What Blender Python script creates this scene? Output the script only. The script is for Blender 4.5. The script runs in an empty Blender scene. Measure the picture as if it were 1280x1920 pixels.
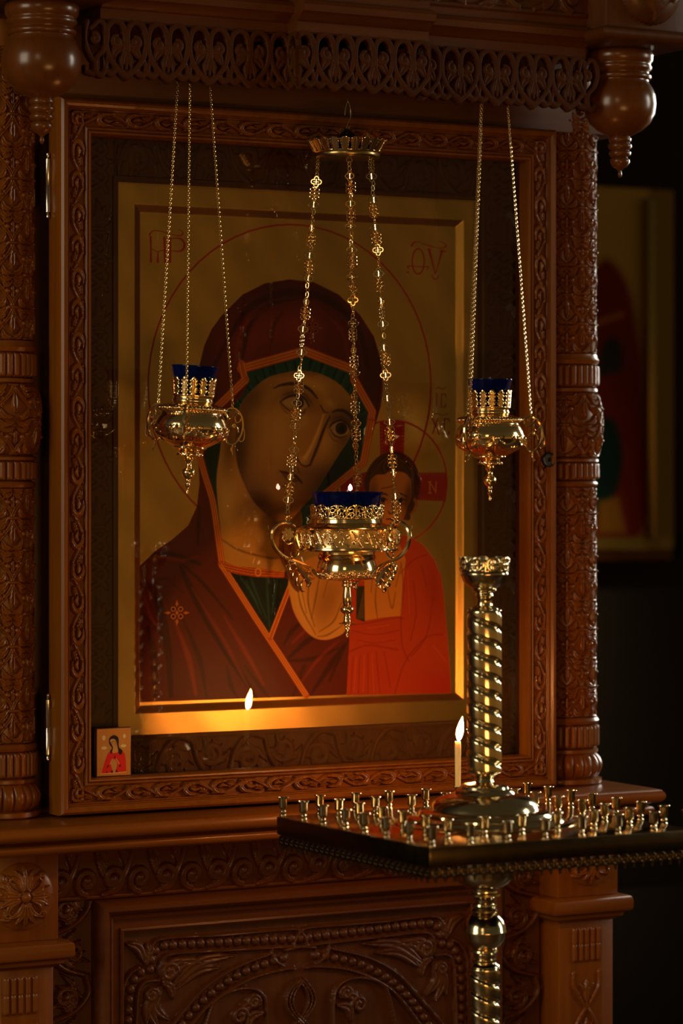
import bpy, bmesh, math, random
import numpy as np
from mathutils import Vector, Matrix

random.seed(7); rng = np.random.default_rng(7)
PI = math.pi
scn = bpy.context.scene
COL = scn.collection

# ------------------------------------------------------------------ camera model (metres; wall plane = XZ, viewer on -Y)
FPX = 5650.0
YAW = math.radians(29.2)
CAM = np.array([-2.2855, -4.2555, 1.55])
HORIZON = 893.0
S_, C_ = math.sin(YAW), math.cos(YAW)

def on_plane(px, py, Y):
    """point of the vertical plane y=Y that the photograph shows at pixel px,py (measuring aid)"""
    a = (px - 640) / FPX; b = (HORIZON - py) / FPX
    dx, dy = S_ + a * C_, C_ - a * S_
    t = (Y - CAM[1]) / dy
    return CAM[0] + dx * t, CAM[2] + b * t

def to_px(x, y, z):
    x = x - CAM[0]; y = y - CAM[1]
    Z = S_ * x + C_ * y; X = C_ * x - S_ * y
    return 640 + FPX * X / Z, HORIZON - FPX * (z - CAM[2]) / Z

cd = bpy.data.cameras.new('camera'); cam = bpy.data.objects.new('camera', cd); COL.objects.link(cam)
cam.location = CAM; cam.rotation_euler = (PI / 2, 0, -YAW)
cd.sensor_fit = 'HORIZONTAL'; cd.sensor_width = 36; cd.lens = FPX / 1280 * 36
cd.shift_y = -(960 - HORIZON) / 1280
cd.clip_end = 60; cd.clip_start = .1
cd.dof.use_dof = True; cd.dof.focus_distance = 4.70; cd.dof.aperture_fstop = 5.3; cd.dof.aperture_blades = 0
scn.camera = cam

# ------------------------------------------------------------------ materials
def nodes_of(name):
    m = bpy.data.materials.new(name); m.use_nodes = True
    nt = m.node_tree; nt.nodes.clear()
    out = nt.nodes.new('ShaderNodeOutputMaterial')
    return m, nt, out

def N(nt, t, **kw):
    n = nt.nodes.new(t)
    for k, v in kw.items():
        if k in n.inputs: n.inputs[k].default_value = v
        else: setattr(n, k, v)
    return n

def wood(name, c1, c2, rough=.36, axis='Z', scale=1.0, coat=.12, spec=.35):
    m, nt, out = nodes_of(name); L = nt.links.new
    tc = N(nt, 'ShaderNodeTexCoord')
    mp = N(nt, 'ShaderNodeMapping')
    sc = {'Z': (60, 60, 3.0), 'X': (3.0, 60, 60)}[axis]
    mp.inputs['Scale'].default_value = [s * scale for s in sc]
    L(tc.outputs['Object'], mp.inputs['Vector'])
    n1 = N(nt, 'ShaderNodeTexNoise', Scale=1.0, Detail=6.0, Roughness=.6); L(mp.outputs[0], n1.inputs['Vector'])
    n2 = N(nt, 'ShaderNodeTexNoise', Scale=5.0, Detail=3.0); L(tc.outputs['Object'], n2.inputs['Vector'])
    mx = N(nt, 'ShaderNodeMath', operation='MULTIPLY_ADD'); L(n1.outputs['Fac'], mx.inputs[0]); mx.inputs[1].default_value = .7
    md = N(nt, 'ShaderNodeMath', operation='MULTIPLY'); L(n2.outputs['Fac'], md.inputs[0]); md.inputs[1].default_value = .35
    L(md.outputs[0], mx.inputs[2])
    cr = N(nt, 'ShaderNodeValToRGB'); L(mx.outputs[0], cr.inputs[0])
    cr.color_ramp.elements[0].position = .3; cr.color_ramp.elements[0].color = (*c2, 1)
    cr.color_ramp.elements[1].position = .75; cr.color_ramp.elements[1].color = (*c1, 1)
    b = N(nt, 'ShaderNodeBsdfPrincipled', Roughness=rough)
    b.inputs['Coat Weight'].default_value = coat; b.inputs['Coat Roughness'].default_value = .22
    b.inputs['Specular IOR Level'].default_value = spec
    L(cr.outputs[0], b.inputs['Base Color'])
    bp = N(nt, 'ShaderNodeBump', Strength=.06, Distance=.002); L(n1.outputs['Fac'], bp.inputs['Height']); L(bp.outputs[0], b.inputs['Normal'])
    L(b.outputs[0], out.inputs[0])
    return m

def metal(name, col, rough=.15, var=.06, bump=0.0):
    m, nt, out = nodes_of(name); L = nt.links.new
    tc = N(nt, 'ShaderNodeTexCoord')
    n1 = N(nt, 'ShaderNodeTexNoise', Scale=40.0, Detail=3.0); L(tc.outputs['Object'], n1.inputs['Vector'])
    mr = N(nt, 'ShaderNodeMapRange'); L(n1.outputs['Fac'], mr.inputs[0])
    mr.inputs[3].default_value = max(.02, rough - var); mr.inputs[4].default_value = rough + var
    b = N(nt, 'ShaderNodeBsdfPrincipled', Metallic=1.0)
    b.inputs['Base Color'].default_value = (*col, 1)
    L(mr.outputs[0], b.inputs['Roughness'])
    if bump:
        n2 = N(nt, 'ShaderNodeTexNoise', Scale=220.0, Detail=2.0); L(tc.outputs['Object'], n2.inputs['Vector'])
        bp = N(nt, 'ShaderNodeBump', Strength=bump, Distance=.001); L(n2.outputs['Fac'], bp.inputs['Height']); L(bp.outputs[0], b.inputs['Normal'])
    L(b.outputs[0], out.inputs[0])
    return m

def plain(name, col, rough=.5, metallic=0.0, sss=0.0, emit=None, es=0.0):
    m, nt, out = nodes_of(name); L = nt.links.new
    tc = N(nt, 'ShaderNodeTexCoord')
    n1 = N(nt, 'ShaderNodeTexNoise', Scale=25.0, Detail=3.0); L(tc.outputs['Object'], n1.inputs['Vector'])
    mx = N(nt, 'ShaderNodeMix', data_type='RGBA'); L(n1.outputs['Fac'], mx.inputs['Factor'])
    mx.inputs[6].default_value = (*[c * .85 for c in col], 1); mx.inputs[7].default_value = (*[min(1, c * 1.12) for c in col], 1)
    b = N(nt, 'ShaderNodeBsdfPrincipled', Roughness=rough, Metallic=metallic)
    L(mx.outputs[2], b.inputs['Base Color'])
    if sss:
        b.inputs['Subsurface Weight'].default_value = sss
        b.inputs['Subsurface Radius'].default_value = (.012, .006, .002); b.inputs['Subsurface Scale'].default_value = 1.0
    if emit:
        b.inputs['Emission Color'].default_value = (*emit, 1); b.inputs['Emission Strength'].default_value = es
    L(b.outputs[0], out.inputs[0])
    return m

def glass_sheet(name, tint=(1, 1, 1), refl=1.0, rough=0.0, base=.0):
    """thin glass: tinted see-through plus a mirror reflection that follows Fresnel"""
    m, nt, out = nodes_of(name); L = nt.links.new
    fr = N(nt, 'ShaderNodeFresnel', IOR=1.5)
    mt = N(nt, 'ShaderNodeMath', operation='MULTIPLY_ADD'); L(fr.outputs[0], mt.inputs[0]); mt.inputs[1].default_value = refl; mt.inputs[2].default_value = base
    tr = N(nt, 'ShaderNodeBsdfTransparent'); tr.inputs[0].default_value = (*tint, 1)
    gl = N(nt, 'ShaderNodeBsdfGlossy', Roughness=rough)
    mx = N(nt, 'ShaderNodeMixShader'); L(mt.outputs[0], mx.inputs[0]); L(tr.outputs[0], mx.inputs[1]); L(gl.outputs[0], mx.inputs[2])
    L(mx.outputs[0], out.inputs[0])
    return m

def emission(name, col, strength, ramp=None):
    m, nt, out = nodes_of(name); L = nt.links.new
    e = N(nt, 'ShaderNodeEmission', Strength=strength)
    e.inputs[0].default_value = (*col, 1)
    if ramp:
        tc = N(nt, 'ShaderNodeTexCoord'); sp = N(nt, 'ShaderNodeSeparateXYZ'); L(tc.outputs['Generated'], sp.inputs[0])
        cr = N(nt, 'ShaderNodeValToRGB'); L(sp.outputs['Z'], cr.inputs[0])
        els = cr.color_ramp.elements
        els[0].position, els[0].color = ramp[0][0], (*ramp[0][1], 1); els[1].position, els[1].color = ramp[-1][0], (*ramp[-1][1], 1)
        for p, c in ramp[1:-1]:
            k = els.new(p); k.color = (*c, 1)
        L(cr.outputs[0], e.inputs[0])
    L(e.outputs[0], out.inputs[0])
    return m

def painted(name, gold=(.70, .445, .115), grough=.34):
    """colour attribute: rgb = paint, alpha = gold leaf"""
    m, nt, out = nodes_of(name); L = nt.links.new
    at = N(nt, 'ShaderNodeVertexColor', layer_name='paint')
    tc = N(nt, 'ShaderNodeTexCoord')
    n1 = N(nt, 'ShaderNodeTexNoise', Scale=9.0, Detail=5.0, Roughness=.65); L(tc.outputs['Object'], n1.inputs['Vector'])
    n2 = N(nt, 'ShaderNodeTexNoise', Scale=300.0, Detail=2.0); L(tc.outputs['Object'], n2.inputs['Vector'])
    mr = N(nt, 'ShaderNodeMapRange'); L(n1.outputs['Fac'], mr.inputs[0]); mr.inputs[3].default_value = grough - .05; mr.inputs[4].default_value = grough + .06
    b = N(nt, 'ShaderNodeBsdfPrincipled', Roughness=.42); b.inputs['Specular IOR Level'].default_value = .16
    L(at.outputs['Color'], b.inputs['Base Color'])
    g = N(nt, 'ShaderNodeBsdfPrincipled', Metallic=1.0)
    mxc = N(nt, 'ShaderNodeMix', data_type='RGBA'); L(n1.outputs['Fac'], mxc.inputs['Factor'])
    mxc.inputs[6].default_value = (*[c * .85 for c in gold], 1); mxc.inputs[7].default_value = (*[c * 1.1 for c in gold], 1)
    L(mxc.outputs[2], g.inputs['Base Color']); L(mr.outputs[0], g.inputs['Roughness'])
    bp = N(nt, 'ShaderNodeBump', Strength=.08, Distance=.0006); L(n2.outputs['Fac'], bp.inputs['Height'])
    L(bp.outputs[0], b.inputs['Normal']); L(bp.outputs[0], g.inputs['Normal'])
    mx = N(nt, 'ShaderNodeMixShader'); L(at.outputs['Alpha'], mx.inputs[0]); L(b.outputs[0], mx.inputs[1]); L(g.outputs[0], mx.inputs[2])
    L(mx.outputs[0], out.inputs[0])
    return m

def blue_glass():
    m, nt, out = nodes_of('blue_glass'); L = nt.links.new
    b = N(nt, 'ShaderNodeBsdfPrincipled', Roughness=.05); b.inputs['Base Color'].default_value = (.002, .010, .105, 1)
    lw = N(nt, 'ShaderNodeLayerWeight', Blend=.35)
    tr = N(nt, 'ShaderNodeBsdfTransparent'); tr.inputs[0].default_value = (.03, .10, .62, 1)
    mr = N(nt, 'ShaderNodeMapRange'); L(lw.outputs['Facing'], mr.inputs[0]); mr.inputs[3].default_value = .42; mr.inputs[4].default_value = .9
    mx = N(nt, 'ShaderNodeMixShader'); L(mr.outputs[0], mx.inputs[0]); L(tr.outputs[0], mx.inputs[1]); L(b.outputs[0], mx.inputs[2])
    L(mx.outputs[0], out.inputs[0]); return m

W1, W2 = (.25, .078, .002), (.14, .038, .001)
M = {}
M['wood'] = wood('carved_oak', W1, W2, .34, 'Z')
M['woodx'] = wood('carved_oak_horizontal', W1, W2, .34, 'X')
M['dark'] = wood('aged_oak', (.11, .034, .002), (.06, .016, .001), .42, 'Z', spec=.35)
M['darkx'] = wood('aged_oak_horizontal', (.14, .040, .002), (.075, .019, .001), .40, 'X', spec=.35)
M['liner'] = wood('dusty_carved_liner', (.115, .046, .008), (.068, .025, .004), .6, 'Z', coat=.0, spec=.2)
M['gold'] = metal('gilded_brass', (.93, .67, .34), .13)
M['goldrough'] = metal('chased_gilded_brass', (.93, .68, .36), .20, bump=.12)
M['brass'] = metal('polished_brass', (.66, .55, .34), .15, .05)
M['brassdull'] = metal('worn_brass', (.40, .28, .11), .26, .08)
M['edge'] = metal('dark_reflection_brass', (.085, .058, .024), .30, .08)  # brass with the dark reflections of the tray edge put into its colour
M['plate'] = metal('waxed_brass_plate', (.55, .38, .15), .17, .06)
M['pendant'] = wood('dark_polished_oak', (.15, .045, .004), (.09, .025, .002), .26, 'Z', coat=.3)
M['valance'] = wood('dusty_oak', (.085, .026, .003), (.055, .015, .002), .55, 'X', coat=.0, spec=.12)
M['chain'] = metal('old_gilt_chain', (.66, .45, .18), .22)
M['steel'] = metal('chrome_steel', (.70, .68, .62), .2)
M['iron'] = metal('dark_lock_metal', (.10, .10, .09), .35)
M['pane'] = glass_sheet('clear_glass', (.97, .97, .95), 1.0)
M['blue'] = blue_glass()
M['wax'] = plain('beeswax', (.93, .72, .30), .45, sss=.5, emit=(.9, .55, .16), es=.10)  # faint emission stands in for flame light glowing through the wax
M['wick'] = plain('burnt_wick', (.02, .015, .01), .9)
M['flame'] = emission('candle_flame', (1, .5, .15), 1000, [(0, (.25, .16, .40)), (.18, (1, .32, .06)), (.5, (1, .41, .10)), (1, (1, .32, .05))])
M['flame2'] = emission('lamp_flame', (1, .42, .30), 60)
M['paint'] = painted('icon_paint', grough=.40)
M['paintfar'] = painted('far_icon_paint', (.52, .38, .12), .5)
M['paintsmall'] = painted('print_paint', (.50, .30, .10), .5)
M['floor'] = plain('stone_floor', (.10, .055, .03), .5)
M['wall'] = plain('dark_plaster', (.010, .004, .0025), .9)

# ------------------------------------------------------------------ mesh helpers
class MB:
    def __init__(s): s.V = []; s.F = []; s.n = 0
    def add(s, V, F):
        V = np.asarray(V, float).reshape(-1, 3); s.V.append(V)
        F = [np.asarray(f, np.int64) + s.n for f in F] if not isinstance(F, np.ndarray) else F + s.n
        s.F.append(F); s.n += len(V); return s
    def xf(s, fn):
        s.V = [fn(v) for v in s.V]; return s
    def data(s):
        return np.concatenate(s.V), s.F

def mesh_from(name, V, F, smooth=True, sharp=None):
    """V (n,3); F list of arrays: (k,4)/(k,3) arrays or lists of index arrays"""
    me = bpy.data.meshes.new(name)
    loops, starts, tot = [], [], 0
    for blk in F:
        if isinstance(blk, np.ndarray):
            k, w = blk.shape
            loops.append(blk.reshape(-1)); starts.append(tot + np.arange(k) * w); tot += k * w
        else:
            for f in blk:
                loops.append(np.asarray(f)); starts.append(np.array([tot])); tot += len(f)
    loops = np.concatenate(loops).astype(np.int32); starts = np.concatenate(starts).astype(np.int32)
    me.vertices.add(len(V)); me.vertices.foreach_set('co', np.asarray(V, np.float32).reshape(-1))
    me.loops.add(len(loops)); me.loops.foreach_set('vertex_index', loops)
    me.polygons.add(len(starts)); me.polygons.foreach_set('loop_start', starts)
    me.update(calc_edges=True); me.validate()
    if smooth:
        me.polygons.foreach_set('use_smooth', np.ones(len(me.polygons), bool))
        if sharp: me.set_sharp_from_angle(angle=math.radians(sharp))
    return me

ORG = {}
def build(name, mb, mat, parent=None, smooth=True, sharp=40):
    V, F = mb.data()
    off = ORG.get(parent.name, np.zeros(3)) if parent else np.zeros(3)
    me = mesh_from(name, V - off, F, smooth, sharp)
    for m in (mat if isinstance(mat, (list, tuple)) else [mat]): me.materials.append(m)
    o = bpy.data.objects.new(name, me); COL.objects.link(o)
    if parent: o.parent = parent
    ORG[o.name] = off
    return o

def tag(o, label=None, cat=None, group=None, kind=None):
    for k, v in (('label', label), ('category', cat), ('group', group), ('kind', kind)):
        if v: o[k] = v
    return o

def thing(name, label, cat, loc=(0, 0, 0), group=None, rz=0):
    o = bpy.data.objects.new(name, None); COL.objects.link(o); o.empty_display_size = .05
    o.location = loc; o.rotation_euler = (0, 0, rz); ORG[o.name] = np.array(loc, float)
    return tag(o, label, cat, group)

def copy_tree(o, parent=None):
    c = o.copy(); COL.objects.link(c); c.parent = parent
    for ch in list(o.children): copy_tree(ch, c)
    return c

def grid_faces(nu, nv, cu=False, cv=False):
    i = np.arange(nu if cu else nu - 1); j = np.arange(nv if cv else nv - 1)
    I, J = np.meshgrid(i, j, indexing='ij'); I2 = (I + 1) % nu; J2 = (J + 1) % nv
    return np.stack([I * nv + J, I2 * nv + J, I2 * nv + J2, I * nv + J2], -1).reshape(-1, 4)

def lathe(mb, prof, n=40, c=(0, 0), capb=True, capt=True, flip=False):
    p = np.array(prof, float); a = np.linspace(0, 2 * PI, n, endpoint=False)
    V = np.stack([c[0] + np.outer(np.cos(a), p[:, 0]), c[1] + np.outer(np.sin(a), p[:, 0]), np.tile(p[:, 1], (n, 1))], -1)
    F = grid_faces(n, len(p), cu=True)
    mb.add(V, F)
    b = mb.n - n * len(p)
    fs = []
    if capb and p[0, 0] > 1e-5: fs.append(b + np.arange(n)[::-1] * len(p))
    if capt and p[-1, 0] > 1e-5: fs.append(b + np.arange(n) * len(p) + len(p) - 1)
    if fs: mb.F.append(fs)
    return mb

def spline(pts, n=8, closed=False):
    P = np.array(pts, float); out = []
    k = len(P)
    for i in range(k if closed else k - 1):
        if closed: p0, p1, p2, p3 = P[(i - 1) % k], P[i], P[(i + 1) % k], P[(i + 2) % k]
        else:
            p1, p2 = P[i], P[i + 1]; p0 = P[i - 1] if i else 2 * p1 - p2; p3 = P[i + 2] if i + 2 < k else 2 * p2 - p1
        for t in np.arange(n) / n:
            out.append(.5 * ((2 * p1) + (-p0 + p2) * t + (2 * p0 - 5 * p1 + 4 * p2 - p3) * t * t + (-p0 + 3 * p1 - 3 * p2 + p3) * t ** 3))
    if not closed: out.append(P[-1])
    return np.array(out)

def smooth_prof(pts, n=5): return spline(pts, n)

def tube(mb, path, r, n=6, closed=False, caps=True, flat=1.0):
    P = np.array(path, float); k = len(P)
    r = np.broadcast_to(np.asarray(r, float), (k,)) if np.ndim(r) <= 1 else r
    if closed: T = np.roll(P, -1, 0) - np.roll(P, 1, 0)
    else: T = np.gradient(P, axis=0)
    T /= np.linalg.norm(T, axis=1)[:, None] + 1e-12
    up = np.array([0, 0, 1.0]) if abs(T[0][2]) < .9 else np.array([0, 1.0, 0])
    A = np.zeros_like(P); a = np.cross(T[0], up); a /= np.linalg.norm(a); A[0] = a
    for i in range(1, k):
        a = A[i - 1] - T[i] * np.dot(A[i - 1], T[i]); A[i] = a / (np.linalg.norm(a) + 1e-12)
    B = np.cross(T, A)
    ang = np.linspace(0, 2 * PI, n, endpoint=False)
    V = P[:, None, :] + r[:, None, None] * (np.cos(ang)[None, :, None] * A[:, None, :] + flat * np.sin(ang)[None, :, None] * B[:, None, :])
    b = mb.n
    mb.add(V, grid_faces(k, n, cu=closed, cv=True))
    if caps and not closed: mb.F.append([b + np.arange(n)[::-1], b + (k - 1) * n + np.arange(n)])
    return mb

def box(mb, x0, x1, y0, y1, z0, z1, bev=.003):
    bm = bmesh.new()
    bmesh.ops.create_cube(bm, size=1, matrix=Matrix.Translation(((x0 + x1) / 2, (y0 + y1) / 2, (z0 + z1) / 2)) @ Matrix.Diagonal((abs(x1 - x0), abs(y1 - y0), abs(z1 - z0), 1)))
    if bev: bmesh.ops.bevel(bm, geom=bm.edges[:], offset=bev, segments=2, profile=.5, affect='EDGES')
    bm.verts.index_update()
    V = [v.co[:] for v in bm.verts]; F = [[v.index for v in f.verts] for f in bm.faces]
    bm.free()
    b = mb.n; mb.add(V, [np.array(f) for f in F]); return mb

def extrude_x(mb, prof, x0, x1, closed_ends=True, mit0=0, mit1=0):
    """prof list of (y,z) closed outline, swept along X; mit = mitre factor on y"""
    p = np.array(prof, float); k = len(p)
    A = np.stack([np.full(k, x0) + mit0 * p[:, 0], p[:, 0], p[:, 1]], -1); B = np.stack([np.full(k, x1) + mit1 * p[:, 0], p[:, 0], p[:, 1]], -1)
    b = mb.n; mb.add(np.concatenate([A, B]), np.array([[i, (i + 1) % k, k + (i + 1) % k, k + i] for i in range(k)]))
    if closed_ends: mb.F.append([b + np.arange(k)[::-1], b + k + np.arange(k)])
    return mb

# ------------------------------------------------------------------ carved relief: height fields drawn with strokes
class Relief:
    def __init__(s, u0, u1, v0, v1, res):
        s.u = np.linspace(u0, u1, max(3, int(round((u1 - u0) / res)) + 1)); s.v = np.linspace(v0, v1, max(3, int(round((v1 - v0) / res)) + 1))
        s.U, s.Vv = np.meshgrid(s.u, s.v, indexing='ij'); s.H = np.zeros_like(s.U)
        s.wrapu = s.wrapv = 0
    def _one(s, P, w, amp, groove, du, dv):
        P = P + np.array([du, dv]); wm = np.max(w)
        lo = P.min(0) - wm; hi = P.max(0) + wm
        iu = np.nonzero((s.u >= lo[0]) & (s.u <= hi[0]))[0]; iv = np.nonzero((s.v >= lo[1]) & (s.v <= hi[1]))[0]
        if not len(iu) or not len(iv): return
        sl = (slice(iu[0], iu[-1] + 1), slice(iv[0], iv[-1] + 1))
        U = s.U[sl]; V = s.Vv[sl]; best = np.full(U.shape, 9.0)
        if len(P) == 1:
            best = np.hypot(U - P[0, 0], V - P[0, 1]) / w[0]
        for i in range(len(P) - 1):
            a, b = P[i], P[i + 1]; d = b - a; L2 = d @ d + 1e-18
            t = np.clip(((U - a[0]) * d[0] + (V - a[1]) * d[1]) / L2, 0, 1)
            q = np.hypot(U - a[0] - t * d[0], V - a[1] - t * d[1]) / (w[i] + (w[i + 1] - w[i]) * t)
            best = np.minimum(best, q)
        h = amp * np.sqrt(np.clip(1 - best ** 2, 0, 1))
        if groove: h = h * (1 - groove * np.exp(-(best / .28) ** 2))
        s.H[sl] = np.maximum(s.H[sl], h)
    def stroke(s, pts, w, amp=1.0, groove=0.0, n=6):
        P = np.array(pts, float)
        if len(P) > 2 and n > 1: Q = spline(P, n)
        else: Q = P
        if np.ndim(w) == 1 and len(Q) < len(w): k_ = np.linspace(0, len(Q) - 1, 4 * len(w)); Q = np.stack([np.interp(k_, np.arange(len(Q)), Q[:, c_]) for c_ in (0, 1)], -1)
        w = np.asarray(w, float)
        w = np.full(len(Q), float(w)) if w.ndim == 0 else np.interp(np.linspace(0, 1, len(Q)), np.linspace(0, 1, len(w)), w)
        for du in ((-s.wrapu, 0, s.wrapu) if s.wrapu else (0,)):
            for dv in ((-s.wrapv, 0, s.wrapv) if s.wrapv else (0,)): s._one(Q, np.maximum(w, 1e-5), amp, groove, du, dv)
        return s
    def carve(s, pts, w, depth):
        H0 = s.H; s.H = np.zeros_like(H0); s.stroke(pts, w, 1.0); s.H = H0 * (1 - depth * s.H); return s
    def dot(s, u, v, r, amp=1.0): return s.stroke([(u, v)], r, amp, n=1)
    def leaf(s, p0, p1, w, amp=1.0, bend=0.0, groove=.35):
        p0 = np.array(p0, float); p1 = np.array(p1, float); d = p1 - p0; nrm = np.array([-d[1], d[0]])
        mid = (p0 + p1) / 2 + nrm * bend
        return s.stroke([p0, mid, p1], [w * .25, w * .8, w, w * .75, w * .12], amp, groove)
    def spiral(s, c, r0, r1, a0, turns, w, amp=1.0, groove=0.0):
        t = np.linspace(0, 1, int(14 * abs(turns)) + 4); a = a0 + turns * 2 * PI * t; r = r0 + (r1 - r0) * t
        return s.stroke(np.stack([c[0] + r * np.cos(a), c[1] + r * np.sin(a)], -1), w, amp, groove, n=1)

def band_tile(P, w, res=.0010):
    R = Relief(-w / 2, w / 2, 0, P, res); R.wrapv = P
    t = np.linspace(0, P, 33)
    R.stroke(np.stack([.36 * w * np.sin(2 * PI * t / P), t], -1), .125 * w, .80, .25, n=1)
    for k in (0, 1):
        sg = 1 - 2 * k; vc = P * (.25 + .5 * k)
        A = lambda u, v: (u * w * sg, vc + v * P)
        # hooded leaf curling over a bud
        R.stroke([A(.34, -.10), A(.26, .09), A(-.06, .155), A(-.34, .07), A(-.36, -.06)], [.08 * w, .15 * w, .21 * w, .17 * w, .07 * w], 1.0, .22)
        R.carve([A(-.06, .035), A(-.08, -.06)], [.17 * w, .12 * w], .8)
        R.stroke([A(-.02, .06), A(-.10, .0), A(-.02, -.09)], [.09 * w, .17 * w, .05 * w], 1.1)
        R.leaf(A(-.20, -.07), A(-.34, -.235), .15 * w, 1.0, .10 * sg)
        R.leaf(A(.06, -.09), A(-.14, -.25), .12 * w, .85, -.1 * sg)
        R.leaf(A(.40, .02), A(.40, .20), .11 * w, .95, .1 * sg)
        R.leaf(A(-.10, .19), A(-.44, .135), .09 * w, .85, .1 * sg)
    return R

def acanthus_tile(P, w, res=.0016):
    R = Relief(-w / 2, w / 2, 0, P, res); R.wrapv = P
    for k in (0, 1):
        sg = 1 - 2 * k; v0 = P * .5 * k
        R.stroke([(-.42 * w * sg, v0), (.1 * w * sg, v0 + .10 * P), (.42 * w * sg, v0 + .3 * P), (.36 * w * sg, v0 + .5 * P)], [.05 * w, .07 * w, .06 * w], .9)
        c = (-.08 * w * sg, v0 + .27 * P)
        R.spiral(c, .26 * w, .07 * w, -PI / 2, 1.3 * sg, [.06 * w, .07 * w, .06 * w], 1.0, .2)
        R.dot(c[0], c[1], .09 * w, 1.1)
        for q in range(4):
            R.leaf((.05 * w * sg, v0 + (.10 + .02 * q) * P), ((-.46 + .1 * q) * w * sg, v0 + (.16 + .13 * q) * P), .07 * w, .85, -.22 * sg)
        R.leaf((.3 * w * sg, v0 + .25 * P), (.1 * w * sg, v0 + .47 * P), .07 * w, .8, .2 * sg)
    return R

def shaft_tile(Pu, Q, res=.0011):
    R = Relief(-Pu / 2, Pu / 2, 0, Q, res); R.wrapu = Pu; R.wrapv = Q
    t = np.linspace(0, Q, 29); e = Pu / 2 * (.5 - .5 * np.cos(2 * PI * t / Q))
    for sg in (1, -1): R.stroke(np.stack([sg * e, t], -1), .0036, 1.0, .45, n=1)
    for cu, cv in ((0, 0), (Pu / 2, Q / 2)):
        R.stroke([(cu - .006, cv), (cu + .006, cv)], .0035, 1.25, n=1)
        m = lambda u, v: (cu + u * Pu, cv + v * Q)
        R.leaf(m(0, .60), m(0, .90), .0058, 1.2, 0, .5)
        for sg in (1, -1):
            R.leaf(m(.01 * sg, .52), m(.30 * sg, .66), .0058, 1.05, -.25 * sg)
            R.leaf(m(.01 * sg, .46), m(.36 * sg, .52), .0056, 1.05, -.3 * sg)
            R.leaf(m(.02 * sg, .38), m(.30 * sg, .40), .0048, 1.0, -.3 * sg)
            R.dot(*m(.15 * sg, .25), .0050, 1.3); R.dot(*m(.26 * sg, .30), .0026, .9)
        R.leaf(m(0, .34), m(0, .13), .0042, 1.0)
    return R

def frieze_tile(P, h, res=.0016):
    """scroll frieze: u along, v up"""
    R = Relief(0, P, 0, h, res); R.wrapu = P
    R.stroke([(.05 * P, .08 * h), (.30 * P, .20 * h), (.48 * P, .55 * h), (.66 * P, .95 * h)], [.05 * h, .08 * h, .06 * h], 1.0, .25)
    R.spiral((.22 * P, .36 * h), .24 * h, .05 * h, -PI / 2, 1.4, [.07 * h, .07 * h, .05 * h], 1.0, .2)
    R.spiral((.74 * P, .34 * h), .24 * h, .05 * h, -PI / 2, -1.4, [.07 * h, .07 * h, .05 * h], 1.0, .2)
    for c in (.22, .74): R.dot(c * P, .35 * h, .09 * h, 1.1)
    for q in range(6):
        a = -.5 + q / 5.0
        R.leaf(((.02) * P, .40 * h), ((.02 + .20 * a) * P, .95 * h), .05 * h, .8, -.1 * a)
        R.leaf((.52 * P, .52 * h), ((.50 + .26 * a) * P, .98 * h), .05 * h, .7, -.12 * a)
    R.stroke([(0, .04 * h), (P, .04 * h)], .05 * h, .6, n=1)
    return R

def tile_to(R, n, m=1):
    """repeat a tile n times in u and m in v -> H, dropping duplicate seams"""
    H = R.H
    if n > 1: H = np.concatenate([H[:-1]] * n + [H[-1:]], 0)
    if m > 1: H = np.concatenate([H[:, :-1]] * m + [H[:, -1:]], 1)
    return H

def flat_relief(mb, H, o, eu, ev, en, lu, lv, amp, frame=0):
    """height field on a rectangle: o origin, eu/ev/en unit vectors, lu/lv size"""
    nu, nv = H.shape
    U, V = np.meshgrid(np.linspace(0, lu, nu), np.linspace(0, lv, nv), indexing='ij')
    P = np.asarray(o)[None, None] + U[..., None] * np.asarray(eu) + V[..., None] * np.asarray(ev) + (H * amp)[..., None] * np.asarray(en)
    F = grid_faces(nu, nv)
    if np.dot(np.cross(eu, ev), en) < 0: F = F[:, ::-1]
    return mb.add(P, F)

def cut_relief(mb, H, mask, posfn, amp, thick):
    """pierced work: keeps only cells under the mask, gives them a front, a back and walls; posfn(iu,iv,h)->points"""
    nu, nv = H.shape
    I, J = np.meshgrid(np.arange(nu), np.arange(nv), indexing='ij')
    cell = mask[:-1, :-1] & mask[1:, :-1] & mask[1:, 1:] & mask[:-1, 1:]
    used = np.zeros((nu, nv), bool); used[:-1, :-1] |= cell; used[1:, :-1] |= cell; used[1:, 1:] |= cell; used[:-1, 1:] |= cell
    idx = -np.ones((nu, nv), int); idx[used] = np.arange(used.sum()); k = used.sum()
    Vf = posfn(I[used], J[used], H[used] * amp); Vb = posfn(I[used], J[used], np.full(k, -thick))
    ci, cj = np.nonzero(cell)
    q = np.stack([idx[ci, cj], idx[ci + 1, cj], idx[ci + 1, cj + 1], idx[ci, cj + 1]], -1)
    F = [q, q[:, ::-1] + k]
    pad = np.pad(cell, 1)
    for (di, dj, a, b) in ((-1, 0, (0, 0), (0, 1)), (1, 0, (1, 1), (1, 0)), (0, -1, (1, 0), (0, 0)), (0, 1, (0, 1), (1, 1))):
        edge = cell & ~pad[1 + di:pad.shape[0] - 1 + di, 1 + dj:pad.shape[1] - 1 + dj]
        ei, ej = np.nonzero(edge)
        A = idx[ei + a[0], ej + a[1]]; B = idx[ei + b[0], ej + b[1]]
        F.append(np.stack([A, B, B + k, A + k], -1))
    return mb.add(np.concatenate([Vf, Vb]), np.concatenate(F))

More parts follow.
